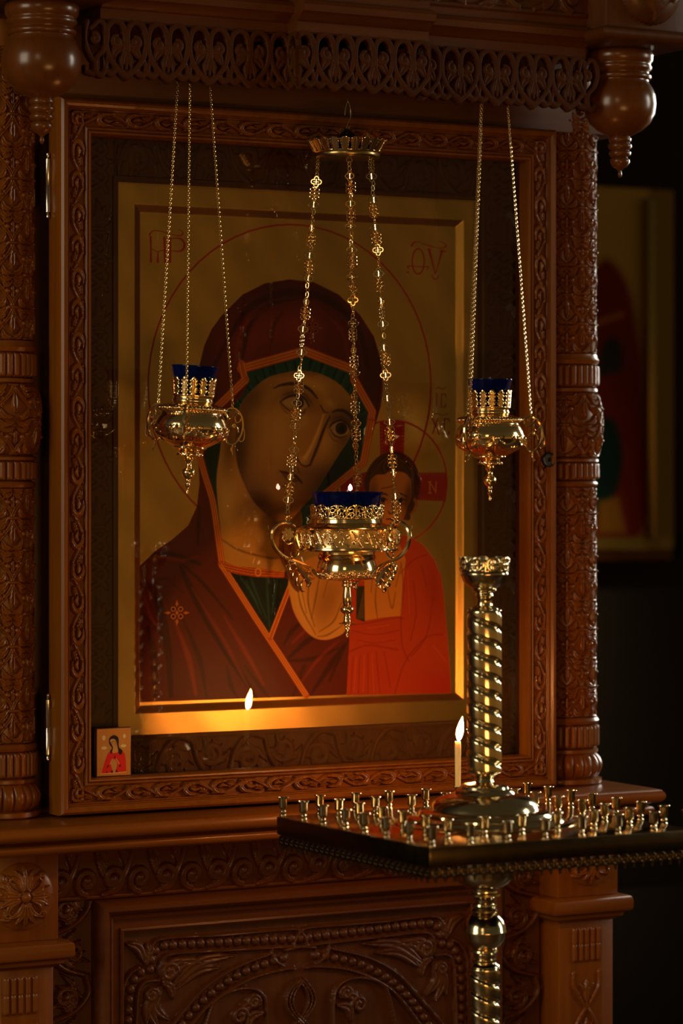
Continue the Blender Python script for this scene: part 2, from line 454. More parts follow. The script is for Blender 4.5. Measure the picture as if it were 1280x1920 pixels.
# ================================================================== the setting
def struct(name, mb, mat, **k):
    return tag(build(name, mb, mat, None, **k), kind='structure')
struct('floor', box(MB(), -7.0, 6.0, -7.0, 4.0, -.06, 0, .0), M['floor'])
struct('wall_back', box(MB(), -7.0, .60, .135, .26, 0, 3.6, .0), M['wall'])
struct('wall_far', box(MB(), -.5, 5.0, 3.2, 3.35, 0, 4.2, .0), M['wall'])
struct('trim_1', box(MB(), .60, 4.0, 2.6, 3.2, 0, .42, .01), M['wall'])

# ================================================================== carved icon case
CX = .04
case = thing('icon_case', 'tall carved brown wooden icon case with glazed door, side columns and pierced valance', 'icon case', (CX, .1, 0))

def ring_sweep(mb, prof, x0, x1, z0, z1):
    """profile (q inwards, y) run round a rectangle in the wall plane, mitred"""
    p = np.array(prof, float); q, y = p[:, 0], p[:, 1]; k = len(p)
    V = np.stack([np.stack([x0 + q, y, z0 + q], -1), np.stack([x1 - q, y, z0 + q], -1), np.stack([x1 - q, y, z1 - q], -1), np.stack([x0 + q, y, z1 - q], -1)])
    return mb.add(V, grid_faces(4, k, cu=True))

def plan_sweep(mb, prof, x0, x1, y0, y1):
    """profile (q outwards, z) run round a rectangle in plan, closed top and bottom"""
    p = np.array(prof, float); q, z = p[:, 0], p[:, 1]; k = len(p)
    V = np.stack([np.stack([x0 - q, y0 - q, z], -1), np.stack([x1 + q, y0 - q, z], -1), np.stack([x1 + q, y1 + 0 * q, z], -1), np.stack([x0 - q, y1 + 0 * q, z], -1)])
    b = mb.n; mb.add(V, grid_faces(4, k, cu=True))
    mb.F.append([b + np.array([3, 2, 1, 0]) * k, b + np.arange(4) * k + k - 1]); return mb

# back board, plinth
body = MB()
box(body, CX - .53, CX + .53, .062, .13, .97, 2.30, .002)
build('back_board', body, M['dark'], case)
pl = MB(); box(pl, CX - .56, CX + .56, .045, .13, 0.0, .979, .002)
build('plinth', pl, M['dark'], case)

# ledge
lp = [(-.03, .979), (0, .979), (.012, .982), (.017, .988), (.016, .994), (.008, .998), (.012, 1.000), (.024, 1.003), (.030, 1.009), (.031, 1.015), (.028, 1.021), (.020, 1.0255), (-.01, 1.0265)]
led = MB(); plan_sweep(led, smooth_prof(lp, 2), CX - .585, CX + .585, -.077, .13)
build('ledge', led, M['woodx'], case, sharp=50)

# ---- door
X0, X1, Z0, Z1 = -.416, .488, 1.0310, 2.1300
prof = [(0, .012), (0, -.026), (.0015, -.031), (.005, -.0345), (.009, -.035), (.0125, -.032), (.0135, -.027), (.0150, -.0255), (.0165, -.0275), (.018, -.026), (.0185, -.021),
        (.043, -.021), (.0435, -.027), (.0452, -.0285), (.047, -.0275), (.0480, -.0250), (.0500, -.0290), (.0525, -.0285), (.0540, -.0240), (.0545, -.010), (.0545, .012)]
dm = MB(); ring_sweep(dm, prof, X0, X1, Z0, Z1)
door = build('door', dm, M['wood'], case, sharp=28)
bw = .0245; q0 = .0185
T = band_tile(.0985, bw)
half = (Z1 - Z0) / 2 - q0 - .004
nrep = 5.35
def run(T, ln, P):
    """tile rows repeated to cover a length ln measured from the tile start"""
    n = int(math.ceil(ln / P)); H = tile_to(T, 1, n); k = int(round(ln / P * (T.H.shape[1] - 1))) + 1
    return H[:, :min(k, H.shape[1])]
Hh = run(T, half, .0985); Hv = np.concatenate([Hh[:, ::-1], Hh[:, 1:]], 1)
hx = (X1 - X0) / 2 - q0 - .004
Hx = run(T, hx, .0985); Hx = np.concatenate([Hx[:, ::-1], Hx[:, 1:]], 1)
zz = Z0 + q0 + .004; LZ = Z1 - Z0 - 2 * (q0 + .004); LX = X1 - X0 - 2 * (q0 + .004)
for x, H in ((X0 + q0, Hv), (X1 - q0 - bw, Hv[::-1])):
    mb = MB(); flat_relief(mb, H, (x, -.0209, zz), (1, 0, 0), (0, 0, 1), (0, -1, 0), bw, LZ, .0100)
    build('carved_band', mb, M['wood'], door)
for z, H in ((Z0 + q0, Hx), (Z1 - q0 - bw, Hx[::-1])):
    mb = MB(); flat_relief(mb, H, (X0 + q0 + .004, -.0209, z), (0, 0, 1), (1, 0, 0), (0, -1, 0), bw, LX, .0100)
    build('carved_band', mb, M['woodx'], door)
gp = MB(); gp.add([(X0 + .05, 0, Z0 + .05), (X1 - .05, 0, Z0 + .05), (X1 - .05, 0, Z1 - .05), (X0 + .05, 0, Z1 - .05)], np.array([[0, 1, 2, 3]]))
tag(build('glass_pane', gp, M['pane'], door, smooth=False), 'clear glass pane')
for py0, py1 in ((286, 410), (1300, 1427)):
    hx_, za = on_plane(91, py0, .006); _, zb = on_plane(89, py1, .006); hx_ = X0 - .0045
    zs = np.linspace(zb, za, 9)
    pr = [(.0005, zb), (.0028, zb + .002), (.0028, zb + .006), (.0018, zb + .008), (.0042, zb + .010), (.0044, (za + zb) / 2 - .001), (.0036, (za + zb) / 2), (.0044, (za + zb) / 2 + .001), (.0042, za - .010), (.0018, za - .008), (.0028, za - .006), (.0028, za - .002), (.0005, za)]
    mb = lathe(MB(), pr, 16, (hx_, .006)); box(mb, hx_ - .001, hx_ + .004, .004, .018, (za + zb) / 2 - .028, (za + zb) / 2 + .028, 0)
    tag(build('hinge', mb, M['steel'], door), 'chrome hinge')
kx, kz = on_plane(1028, 862, -.031)
mb = MB(); a = np.linspace(0, 2 * PI, 28, endpoint=False)
rr = [(.0125, -.020), (.0125, -.0340), (.0115, -.0355), (.0098, -.0342), (.0098, -.0330), (.0035, -.0330), (.0033, -.028), (.0001, -.028)]
V = np.stack([kx + np.outer([r for r, _ in rr], np.cos(a)), np.outer([y for _, y in rr], np.ones(28)), kz + np.outer([r for r, _ in rr], np.sin(a))], -1)
mb.add(V, grid_faces(len(rr), 28, cv=True)[:, ::-1]); tag(build('keyhole', mb, M['iron'], door), 'dark round keyhole')

# ---- carved liner behind the glass
IX0, IX1, IZ0, IZ1 = -.2913, .3772, 1.1425, 2.0117
LX0, LX1, LZ0, LZ1 = -.385, .472, 1.065, 2.098
def braid_tile(P, w, res=.0016):
    R = Relief(-w / 2, w / 2, 0, P, res); R.wrapv = P
    t = np.linspace(0, P * .55, 15)
    for ph in (0, 1):
        for sg in (1, -1):
            R.stroke(np.stack([sg * .30 * w * np.cos(4 * PI * t / P * .9 + ph * PI / 2), t], -1), .05 * w, .9 + .1 * ph, .3, n=1)
    R.stroke([(-.25 * w, .58 * P), (.25 * w, .58 * P)], .045 * w, 1.0, n=1)
    R.stroke([(-.25 * w, .62 * P), (.25 * w, .62 * P)], .045 * w, 1.0, n=1)
    for q in range(3):
        for sg in (1, -1): R.leaf((0, .66 * P), (sg * (.12 + .15 * q) * w, (.92 - .07 * q) * P), .07 * w, .9, -.2 * sg)
    R.leaf((0, .64 * P), (0, .95 * P), .06 * w, 1.0)
    for sg in (1, -1): R.dot(sg * .38 * w, .3 * P, .055 * w, .9); R.stroke([(sg * .47 * w, 0), (sg * .47 * w, P)], .02 * w, .8, n=1)
    return R
lin = MB()
bt = braid_tile(.155, .085)
ht = run(bt, LZ1 - LZ0, .155)
flat_relief(lin, ht, (IX1, .034, LZ0), (1, 0, 0), (0, 0, 1), (0, -1, 0), LX1 - IX1, LZ1 - LZ0, .0050)
flat_relief(lin, ht, (LX0, .034, LZ0), (1, 0, 0), (0, 0, 1), (0, -1, 0), IX0 - LX0, LZ1 - LZ0, .0050)
ft = acanthus_tile(.13, .08)
hh = run(ft, IX1 - IX0, .13)
flat_relief(lin, hh, (IX0, .034, IZ1), (0, 0, 1), (1, 0, 0), (0, -1, 0), LZ1 - IZ1, IX1 - IX0, .0050)
flat_relief(lin, hh[::-1], (IX0, .034, LZ0), (0, 0, 1), (1, 0, 0), (0, -1, 0), IZ0 - LZ0, IX1 - IX0, .0050)
ring_sweep(lin, [(0, .0410), (0, .028), (.004, .026), (.008, .028), (.008, .0410)][::-1], IX0 - .008, IX1 + .008, IZ0 - .008, IZ1 + .008)
build('carved_liner', lin, M['liner'], case)

# ---- columns
def cyl_relief(mb, H, rfun, z0, z1, amp, c, n_around=None):
    """H wraps round in its first axis (last row == first row)"""
    H = H[:-1]; nu, nv = H.shape
    a = np.linspace(0, 2 * PI, nu, endpoint=False)[:, None] + PI / 2; z = np.linspace(z0, z1, nv)[None, :]
    r = rfun(z) + H * amp
    return mb.add(np.stack([c[0] + r * np.cos(a), c[1] + r * np.sin(a), z + 0 * a], -1), grid_faces(nu, nv, cu=True))

def reeds(n, nv, per=9, power=.5, fade=.14):
    f = (np.arange(n * per + 1) % per) / per; h = np.sqrt(np.clip(1 - (2 * f - 1) ** 2, 0, 1))
    v = np.linspace(0, 1, nv); e = np.clip(np.minimum(v, 1 - v) / fade, 0, 1); e = np.sqrt(1 - (1 - e) ** 2)
    return h[:, None] * (.12 + .88 * e[None, :])

CR = .051
st = shaft_tile(2 * PI * CR / 6, .098)
BT = shaft_tile(2 * PI * .058 / 5, .118)
def column(cx, cy):
    c = (cx, cy); z = 1.0265
    P = [(.058, z), (.062, z + .003), (.062, z + .010), (.050, z + .012), (.052, 1.078), (.056, 1.081), (.056, 1.086), (.049, 1.089), (.048, 1.127), (.056, 1.130), (.058, 1.135), (.055, 1.140), (.047, 1.143),
         (.046, 1.530), (.054, 1.533), (.056, 1.537), (.054, 1.541), (.048, 1.544), (.048, 1.572), (.057, 1.575), (.057, 1.579), (.050, 1.583), (.046, 1.60), (.046, 1.68), (.050, 1.691), (.055, 1.694), (.055, 1.699), (.048, 1.702),
         (.048, 1.738), (.056, 1.741), (.0585, 1.747), (.055, 1.752), (.054, 1.757), (.047, 1.760), (.046, 2.20), (.056, 2.205), (.056, 2.246)]
    o = build('column', lathe(MB(), P, 40, c), M['wood'], case, sharp=35)
    for z0, z1 in ((1.143, 1.531), (1.759, 2.204)):
        n = int(math.ceil((z1 - z0) / .098)); H = tile_to(st, 6, n); k = int(round((z1 - z0) / .098 * (st.H.shape[1] - 1))) + 1
        build('carved_shaft', cyl_relief(MB(), H[:, :k], lambda z: CR - .004 + 0 * z, z0, z1, .0075, c), M['wood'], o)
    for z0, z1 in ((1.089, 1.128), (1.544, 1.573), (1.702, 1.739)):
        build('fluted_band', cyl_relief(MB(), reeds(30, 17, 8), lambda z: .0520 + 0 * z, z0, z1, .0064, c), M['wood'], o)
    zb = (1.583, 1.691)
    rf = lambda z: .0495 + .0105 * np.sin(PI * np.clip((z - zb[0]) / (zb[1] - zb[0]), 0, 1)) ** .55
    H = tile_to(BT, 5, 1)
    build('carved_bulge', cyl_relief(MB(), np.roll(H[:, :], 0, 0), rf, zb[0], zb[1], .0065, c), M['wood'], o)
    rg = lambda z: .050 + .006 * np.sin(PI * np.clip((z - 1.038) / .04, 0, 1))
    build('gadroon_base', cyl_relief(MB(), reeds(20, 17, 10, fade=.45), rg, 1.038, 1.079, .0075, c), M['wood'], o)
column(CX - .522, .05); column(CX + .518, .05)

# ---- pedestals under the columns
def rosette(R, ang0=PI / 4):
    g = Relief(-R, R, -R, R, R / 42)
    d = np.hypot(g.U, g.Vv) / R
    for k in range(4):
        a = k * PI / 2
        for q in (-2, -1, 0, 1, 2):
            b = a + q * .27; e = a + q * .36
            g.leaf((.20 * R * math.cos(b), .20 * R * math.sin(b)), ((.90 - .05 * abs(q)) * R * math.cos(e), (.90 - .05 * abs(q)) * R * math.sin(e)), .105 * R, 1.0, -.10 * q, .3)
        a2 = a + PI / 4
        g.spiral((.78 * R * math.cos(a2), .78 * R * math.sin(a2)), .13 * R, .03 * R, a2, 1.2, .05 * R, .8)
    g.dot(0, 0, .19 * R, 1.0)
    dome = np.sqrt(np.clip(1 - (d * .98) ** 2, 0, 1))
    return g, g.H * .007 + dome * .014, d < 1.0
RG, RH, RM = rosette(.052)
def reed_panel(w, h):
    g = Relief(-w / 2, w / 2, 0, h, .0014)
    for k in range(5):
        u = (k - 2) * w * .19
        for v0, v1 in ((h - .052, h - .030), (h - .024, h - .003)): g.stroke([(u, v0), (u, v1)], w * .075, 1.0, n=1)
    for j in range(3):
        v0 = h - .075 - j * .15
        for sg in (1, -1):
            g.stroke([(sg * .42 * w, v0), (sg * .36 * w, v0 - .03), (-sg * .30 * w, v0 - .085), (-sg * .42 * w, v0 - .13)], .045 * w, .9, .3)
            g.leaf((0, v0 - .05), (sg * .22 * w, v0 - .02), .07 * w, .8, .2 * sg); g.leaf((0, v0 - .11), (sg * .2 * w, v0 - .085), .07 * w, .8, .2 * sg)
        g.leaf((0, v0 - .055), (0, v0 - .012), .09 * w, 1.0); g.leaf((0, v0 - .125), (0, v0 - .075), .09 * w, .9)
    return g
PW = .062; RP = reed_panel(PW, .50)
for cx in (CX - .516, CX + .516):
    mb = MB(); box(mb, cx - .061, cx + .061, -.023, .06, .842, .9795, .0025)
    o = build('pedestal', mb, M['wood'], case)
    r = MB(); cut_relief(r, RH, RM, lambda i, j, h: np.stack([cx + RG.u[i], -.0225 - h, .912 + RG.v[j]], -1), 1.0, -.001)
    build('rosette', r, M['wood'], o)
    cp = MB(); plan_sweep(cp, smooth_prof([(-.004, .800), (.000, .803), (.006, .806), (.007, .811), (.012, .814), (.018, .817), (.019, .826), (.018, .836), (.012, .841), (-.005, .8425)], 2), cx - .061, cx + .061, -.023, .06)
    build('cap_moulding', cp, M['woodx'], o, sharp=45)
    sh = MB(); box(sh, cx - .055, cx + .055, -.017, .06, .0, .801, .0025)
    build('pilaster', sh, M['wood'], o)
    rp = MB(); flat_relief(rp, RP.H, (cx - PW / 2, -.0172, .80 - .012 - .50), (1, 0, 0), (0, 0, 1), (0, -1, 0), PW, .50, .0050)
    build('reeded_panel', rp, M['wood'], o)

# ---- lower front: frieze, side strips, moulded frame, carved panel
fr = frieze_tile(.100, .088)
fh = tile_to(fr, 10)
FX0, FX1 = CX - .455, CX + .455
v = np.linspace(0, 1, fh.shape[1])
mb = MB()
Y = .034
flat_relief(mb, fh + 1.3 * np.sin(PI * v)[None, :], (FX0, Y, .890), (1, 0, 0), (0, 0, 1), (0, -1, 0), FX1 - FX0, .088, .0085)
build('carved_frieze', mb, M['darkx'], case)
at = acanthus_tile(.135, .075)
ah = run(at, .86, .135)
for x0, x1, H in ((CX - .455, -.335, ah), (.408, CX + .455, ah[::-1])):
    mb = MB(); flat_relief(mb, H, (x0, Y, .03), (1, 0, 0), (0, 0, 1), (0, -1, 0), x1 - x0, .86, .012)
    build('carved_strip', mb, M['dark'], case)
mp = [(0, .045), (0, .016), (.003, .008), (.009, .003), (.016, .004), (.021, .010), (.023, .018), (.025, .020), (.028, .018), (.031, .020), (.032, .028), (.046, .030), (.0465, .026), (.050, .024), (.053, .027), (.054, .045)]
mb = MB(); ring_sweep(mb, mp, -.335, .408, .06, .889)
build('panel_moulding', mb, M['darkx'], case, sharp=35)
PX0, PX1, PZ0, PZ1 = -.335 + .053, .408 - .053, .115, .889 - .053
pc = (PX0 + PX1) / 2
g = Relief(PX0 - pc, PX1 - pc, .50, PZ1, .0017)
YP = .036
def q6(pts):
    o = [on_plane(200 + x / 2.56, 1640 + y / 2.56, YP) for x, y in pts]
    return [(x - pc, z) for x, z in o]
def both(fn, pts, *a, **k):
    p = np.array(q6(pts)); fn(p, *a, **k); fn(p * np.array([-1, 1]), *a, **k)
def lf(x0, y0, x1, y1, w, bend):
    p = np.array(q6([(x0, y0), (x1, y1)]))
    g.leaf(p[0], p[1], w, 1.0, bend); g.leaf(p[0] * (-1, 1), p[1] * (-1, 1), w, 1.0, -bend)
LW = .0034
for pts in ([(190, 430), (212, 345), (280, 305), (560, 290), (880, 262), (940, 285), (965, 345)], [(250, 450), (268, 405), (330, 378), (600, 362), (890, 345)],
            [(64, 900), (70, 717), (76, 560), (108, 480), (152, 447)], [(134, 900), (140, 717), (150, 565), (186, 515), (250, 508)],
            [(180, 900), (320, 717), (450, 560), (600, 455), (780, 380)], [(290, 900), (410, 717), (520, 600), (690, 500), (850, 455), (900, 452)],
            [(790, 355), (800, 405), (850, 440)], [(830, 350), (900, 345), (1000, 350)],
            [(440, 900), (480, 700), (525, 600), (640, 548), (735, 562), (768, 650), (765, 900)]):
    both(lambda p: g.stroke(p, LW, 1.0), pts)
def beads(pts, n, r):
    P = spline(np.array(q6(pts)), 8); d = np.r_[0, np.cumsum(np.linalg.norm(np.diff(P, axis=0), axis=1))]
    for t in np.linspace(0, d[-1], n):
        x = np.interp(t, d, P[:, 0]); z = np.interp(t, d, P[:, 1]); g.dot(x, z, r, .95); g.dot(-x, z, r, .95)
beads([(215, 410), (245, 355), (310, 338), (600, 322), (930, 305)], 18, .0080)
beads([(105, 900), (105, 717), (115, 560), (150, 480), (210, 455)], 11, .0080)
beads([(250, 900), (365, 717), (485, 585), (640, 478), (800, 415), (850, 400)], 17, .0078)
for x0, y0, x1, y1, w, b in ((270, 515, 400, 415, .010, .25), (285, 525, 465, 415, .011, .2), (300, 545, 620, 385, .011, .12), (330, 548, 560, 440, .010, .12), (265, 500, 300, 420, .009, .3), (265, 515, 320, 600, .009, .2),
                             (262, 540, 300, 700, .010, -.3), (255, 540, 250, 740, .011, -.25), (245, 540, 190, 720, .010, -.1), (180, 420, 90, 330, .010, -.2), (190, 400, 190, 330, .009, -.3),
                             (740, 620, 640, 720, .010, -.3), (750, 660, 680, 760, .010, -.3)): lf(x0, y0, x1, y1, w, b)
for c, r in (((300, 470), .016), ((215, 580), .012), ((705, 610), .012), ((640, 680), .014)):
    p = np.array(q6([c]))[0]
    g.spiral(p, r, .003, 0, 1.4, .0042, 1.0); g.spiral(p * (-1, 1), r, .003, PI, -1.4, .0042, 1.0)
t = np.linspace(0, 1, 60); zt = PZ1 - .100
for ph in (0, PI):
    for d in (-.0060, 0, .0060):
        g.stroke(np.stack([.021 * np.sin(t * 13 + ph) + d, zt - .28 * t], -1), .0026, 1.0 + .15 * np.sign(ph), n=1)
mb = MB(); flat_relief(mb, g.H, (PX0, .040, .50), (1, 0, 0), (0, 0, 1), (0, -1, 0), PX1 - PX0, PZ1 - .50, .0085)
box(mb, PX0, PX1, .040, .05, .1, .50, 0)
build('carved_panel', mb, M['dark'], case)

# ---- cornice and pierced valance
def seg_profile(y): # outline (y,z), from the bottom of the board above the valance
    return [(.05, 2.236), (y, 2.236), (y, 2.252), (y - .006, 2.256), (y - .012, 2.262), (y - .022, 2.266), (y - .024, 2.276), (y - .018, 2.283), (y - .004, 2.287), (y - .004, 2.420), (y - .03, 2.44), (.05, 2.46)]
co = MB()
extrude_x(co, seg_profile(-.134), CX - .436, CX + .436)
extrude_x(co, seg_profile(-.166), CX - .118, CX + .118)
box(co, CX - .60, CX + .60, .0, .13, 2.130, 2.46, .002)
build('cornice', co, M['darkx'], case, sharp=30)
ch = tile_to(frieze_tile(.12, .10), 3)
for x0, x1, y in ((CX - .43, CX - .12, -.1396), (CX + .12, CX + .43, -.1396), (CX - .115, CX + .115, -.1716)):
    mb = MB(); flat_relief(mb, ch, (x0, y, 2.300), (1, 0, 0), (0, 0, 1), (0, -1, 0), x1 - x0, .10, .007); build('cornice_carving', mb, M['dark'], case)
for cx in (CX - .521, CX + .521):
    mb = MB(); box(mb, cx - .085, cx + .085, -.195, .13, 2.262, 2.55, .004)
    plan_sweep(mb, smooth_prof([(-.01, 2.256), (.0, 2.257), (.012, 2.263), (.016, 2.271), (.012, 2.278), (.0, 2.282)], 3), cx - .085, cx + .085, -.195, .13)
    o = build('corner_block', mb, M['dark'], case, sharp=40)
    bs = MB(); gg = Relief(-.065, .065, -.07, .07, .0022)
    for sg in (1, -1):
        gg.spiral((sg * .026, -.012), .020, .004, PI / 2, -1.4 * sg, .0042); gg.leaf((0, -.055), (sg * .03, .03), .010, 1, .25 * sg); gg.leaf((0, -.05), (sg * .045, -.02), .010, 1, .25 * sg)
    gg.leaf((0, -.06), (0, .05), .010)
    dd = (gg.U / .062) ** 2 + (gg.Vv / .068) ** 2
    hh_ = gg.H * .006 + .030 * np.sqrt(np.clip(1 - dd, 0, 1))
    cut_relief(bs, hh_, dd < 1, lambda i, j, h, cx=cx: np.stack([cx + gg.u[i], -.194 - h, 2.355 + gg.v[j]], -1), 1.0, -.001)
    build('boss', bs, M['dark'], o)

MW, MH = .0698, .0905      # one motif of the valance: centred on a lily, loops to either side
def valance_tile():
    R = Relief(-MW / 2, MW / 2, 0, MH, .0011); R.wrapu = MW
    u = lambda x: x * MW
    v = lambda y: y * MH
    for sg in (1, -1):
        R.stroke([(u(.045 * sg), v(.30)), (u(.03 * sg), v(.62)), (u(.06 * sg), v(.88)), (u(.24 * sg), v(.985)), (u(.43 * sg), v(.88)), (u(.475 * sg), v(.62)), (u(.40 * sg), v(.38)), (u(.20 * sg), v(.19)), (0, v(.075))], [.0040, .0046, .0052, .0056, .0054, .0050, .0048, .0056, .007], 1.0, .15)
        R.spiral((u(.22 * sg), v(.64)), .0092, .0025, PI / 2 if sg > 0 else PI / 2, -.85 * sg, [.0035, .0060, .0068], .95)
        R.leaf((u(.03 * sg), v(.56)), (u(.33 * sg), v(.36)), .0088, .85, .18 * sg); R.stroke([(u(.04 * sg), v(.62)), (u(.17 * sg), v(.56))], .0055, .85, n=1)
        R.stroke([(u(.20 * sg), v(.19)), (u(.36 * sg), v(.10)), (u(.5 * sg), v(.155))], [.0065, .0058, .0058], .75, n=1)
        R.stroke([(u(.5 * sg), v(.155)), (u(.43 * sg), v(.36))], .0042, .7, n=1)
        R.leaf((u(.02 * sg), v(.50)), (u(.095 * sg), v(.17)), .0050, 1.15, .12 * sg, .2)
    R.stroke([(0, v(.72)), (0, v(.2))], .0035, .9, n=1)
    R.stroke([(-.5 * MW, v(.985)), (.5 * MW, v(.985))], .0015, .5, n=1)
    return R
VT = valance_tile(); vn = VT.H.shape[0] - 1
def valance(x0, x1, y, phase, side=None):
    """strip from x0 to x1; phase = where x0 falls in the motif (0 = lily)"""
    n = int(round((x1 - x0) / MW * vn)); k = (np.arange(n + 1) + int(round((phase + .5) * vn))) % vn
    H = VT.H[k]; return H, (x1 - x0) / n
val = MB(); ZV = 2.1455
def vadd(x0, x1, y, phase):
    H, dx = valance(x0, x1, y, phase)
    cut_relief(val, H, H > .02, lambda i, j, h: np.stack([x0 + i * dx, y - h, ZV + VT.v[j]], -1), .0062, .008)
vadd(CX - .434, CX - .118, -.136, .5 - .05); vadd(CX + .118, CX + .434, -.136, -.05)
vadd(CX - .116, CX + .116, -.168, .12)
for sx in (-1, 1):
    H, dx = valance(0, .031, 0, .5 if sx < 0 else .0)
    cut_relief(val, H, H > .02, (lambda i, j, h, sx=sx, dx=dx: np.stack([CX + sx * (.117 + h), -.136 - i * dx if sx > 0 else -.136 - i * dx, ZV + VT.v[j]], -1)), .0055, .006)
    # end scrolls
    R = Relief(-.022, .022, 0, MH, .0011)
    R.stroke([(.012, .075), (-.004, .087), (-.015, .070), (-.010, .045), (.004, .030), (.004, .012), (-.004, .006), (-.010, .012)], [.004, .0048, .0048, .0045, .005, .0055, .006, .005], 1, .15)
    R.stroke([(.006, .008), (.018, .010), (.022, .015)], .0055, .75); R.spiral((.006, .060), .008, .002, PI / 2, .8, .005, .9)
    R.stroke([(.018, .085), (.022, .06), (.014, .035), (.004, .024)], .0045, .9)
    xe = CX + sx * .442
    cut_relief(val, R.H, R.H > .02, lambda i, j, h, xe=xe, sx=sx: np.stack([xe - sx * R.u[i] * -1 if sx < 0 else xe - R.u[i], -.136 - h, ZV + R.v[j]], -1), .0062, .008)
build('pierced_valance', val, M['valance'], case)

# ---- turned pendants
kp = .000796
pp = [(0, 270), (2.5, 269), (4.5, 264), (4, 259), (3, 256), (8, 251), (16, 246), (20.5, 238), (20, 231), (15, 228), (19, 226), (22.5, 222), (23, 217), (19, 213), (21, 211), (25, 206), (24.5, 201), (20, 197), (23, 194), (24, 189), (21, 185),
      (28, 181), (46, 172), (63, 157), (73, 138), (76, 118), (74, 98), (66, 80), (60, 72), (60, 68), (64, 66), (66, 62), (65, 57), (60, 54), (61, 50), (66, 46), (67, 40), (64, 36), (65, 33), (69, 28), (70, 14), (67, 8), (60, 3)]
for cx in (CX - .521, CX + .521):
    mb = lathe(MB(), [(r * kp, 1.55 + (893 - y) * kp) for r, y in pp], 56, (cx, -.11))
    build('turned_pendant', mb, M['pendant'], case, sharp=60)
# ================================================================== painted panels
def lin(c):
    c = np.asarray(c, float) / 255.0
    return np.where(c <= .04045, c / 12.92, ((c + .055) / 1.055) ** 2.4)

class Canvas:
    """colours per vertex of a flat grid; drawn in the flat coordinates A,B (any units) of that grid"""
    def __init__(s, A, B, base, gold=1.0):
        s.A, s.B = A, B; s.C = np.zeros(A.shape + (3,)); s.C[:] = base; s.G = np.full(A.shape, gold)
    def _bb(s, lo, hi):
        m = (s.A >= lo[0]) & (s.A <= hi[0]) & (s.B >= lo[1]) & (s.B <= hi[1])
        ii = np.nonzero(m.any(1))[0]; jj = np.nonzero(m.any(0))[0]
        return (slice(ii[0], ii[-1] + 1), slice(jj[0], jj[-1] + 1)) if len(ii) and len(jj) else None
    def _put(s, sl, a, col, gold):
        s.C[sl] = s.C[sl] * (1 - a[..., None]) + np.asarray(col, float) * a[..., None]
        s.G[sl] = s.G[sl] * (1 - a) + gold * a
    def mask(s, pts, soft=1.0, sm=False, n=6):
        P = spline(pts, n, True) if sm else np.array(pts, float)
        sl = s._bb(P.min(0) - 3 * soft, P.max(0) + 3 * soft)
        if sl is None: return None, None
        A, B = s.A[sl], s.B[sl]; ins = np.zeros(A.shape, bool); D = np.full(A.shape, 1e9)
        for i in range(len(P)):
            a, b = P[i], P[(i + 1) % len(P)]; d = b - a; L = d @ d + 1e-12
            c = ((a[1] > B) != (b[1] > B))
            with np.errstate(divide='ignore', invalid='ignore'):
                ins ^= c & (A < (b[0] - a[0]) * (B - a[1]) / (b[1] - a[1] + 1e-30) + a[0])
            t = np.clip(((A - a[0]) * d[0] + (B - a[1]) * d[1]) / L, 0, 1)
            D = np.minimum(D, np.hypot(A - a[0] - t * d[0], B - a[1] - t * d[1]))
        D = np.where(ins, D, -D)
        return sl, np.clip(.5 + D / (2 * soft), 0, 1)
    def fill(s, pts, col, soft=.8, sm=False, gold=0.0, op=1.0):
        sl, a = s.mask(pts, soft, sm)
        if sl is not None: s._put(sl, a * op, col, gold)
        return s
    def stroke(s, pts, w, col, soft=.7, op=1.0, sm=True, gold=0.0, closed=False, clip=None):
        P = np.array(pts, float)
        if sm and len(P) > 2: P = spline(P, 8, closed)
        if closed: P = np.concatenate([P, P[:1]])
        w = np.asarray(w, float); w = np.full(len(P), float(w)) if w.ndim == 0 else np.interp(np.linspace(0, 1, len(P)), np.linspace(0, 1, len(w)), w)
        sl = s._bb(P.min(0) - w.max() - 2 * soft, P.max(0) + w.max() + 2 * soft)
        if sl is None: return s
        A, B = s.A[sl], s.B[sl]; D = np.full(A.shape, -1e9)
        for i in range(len(P) - 1):
            a, b = P[i], P[i + 1]; d = b - a; L = d @ d + 1e-12
            t = np.clip(((A - a[0]) * d[0] + (B - a[1]) * d[1]) / L, 0, 1)
            D = np.maximum(D, (w[i] + (w[i + 1] - w[i]) * t) / 2 - np.hypot(A - a[0] - t * d[0], B - a[1] - t * d[1]))
        a = np.clip(.5 + D / (2 * soft), 0, 1) * op
        if clip is not None:
            m = np.zeros(s.A.shape); m[clip[0]] = clip[1]; a = a * m[sl]
        s._put(sl, a, col, gold); return s
    def glow(s, c, rx, ry, ang, col, op, clip=None, power=2.0):
        ca, sa = math.cos(ang), math.sin(ang); r = max(rx, ry) * 2.4
        sl = s._bb(np.array(c) - r, np.array(c) + r)
        if sl is None: return s
        x = (s.A[sl] - c[0]); y = (s.B[sl] - c[1])
        q = ((x * ca + y * sa) / rx) ** 2 + ((-x * sa + y * ca) / ry) ** 2
        a = op * np.exp(-q ** (power / 2))
        if clip is not None:
            m = np.zeros(s.A.shape); m[clip[0]] = clip[1]; a = a * m[sl]
        s._put(sl, a, col, 0.0 if clip is not None else s.G[sl]); return s

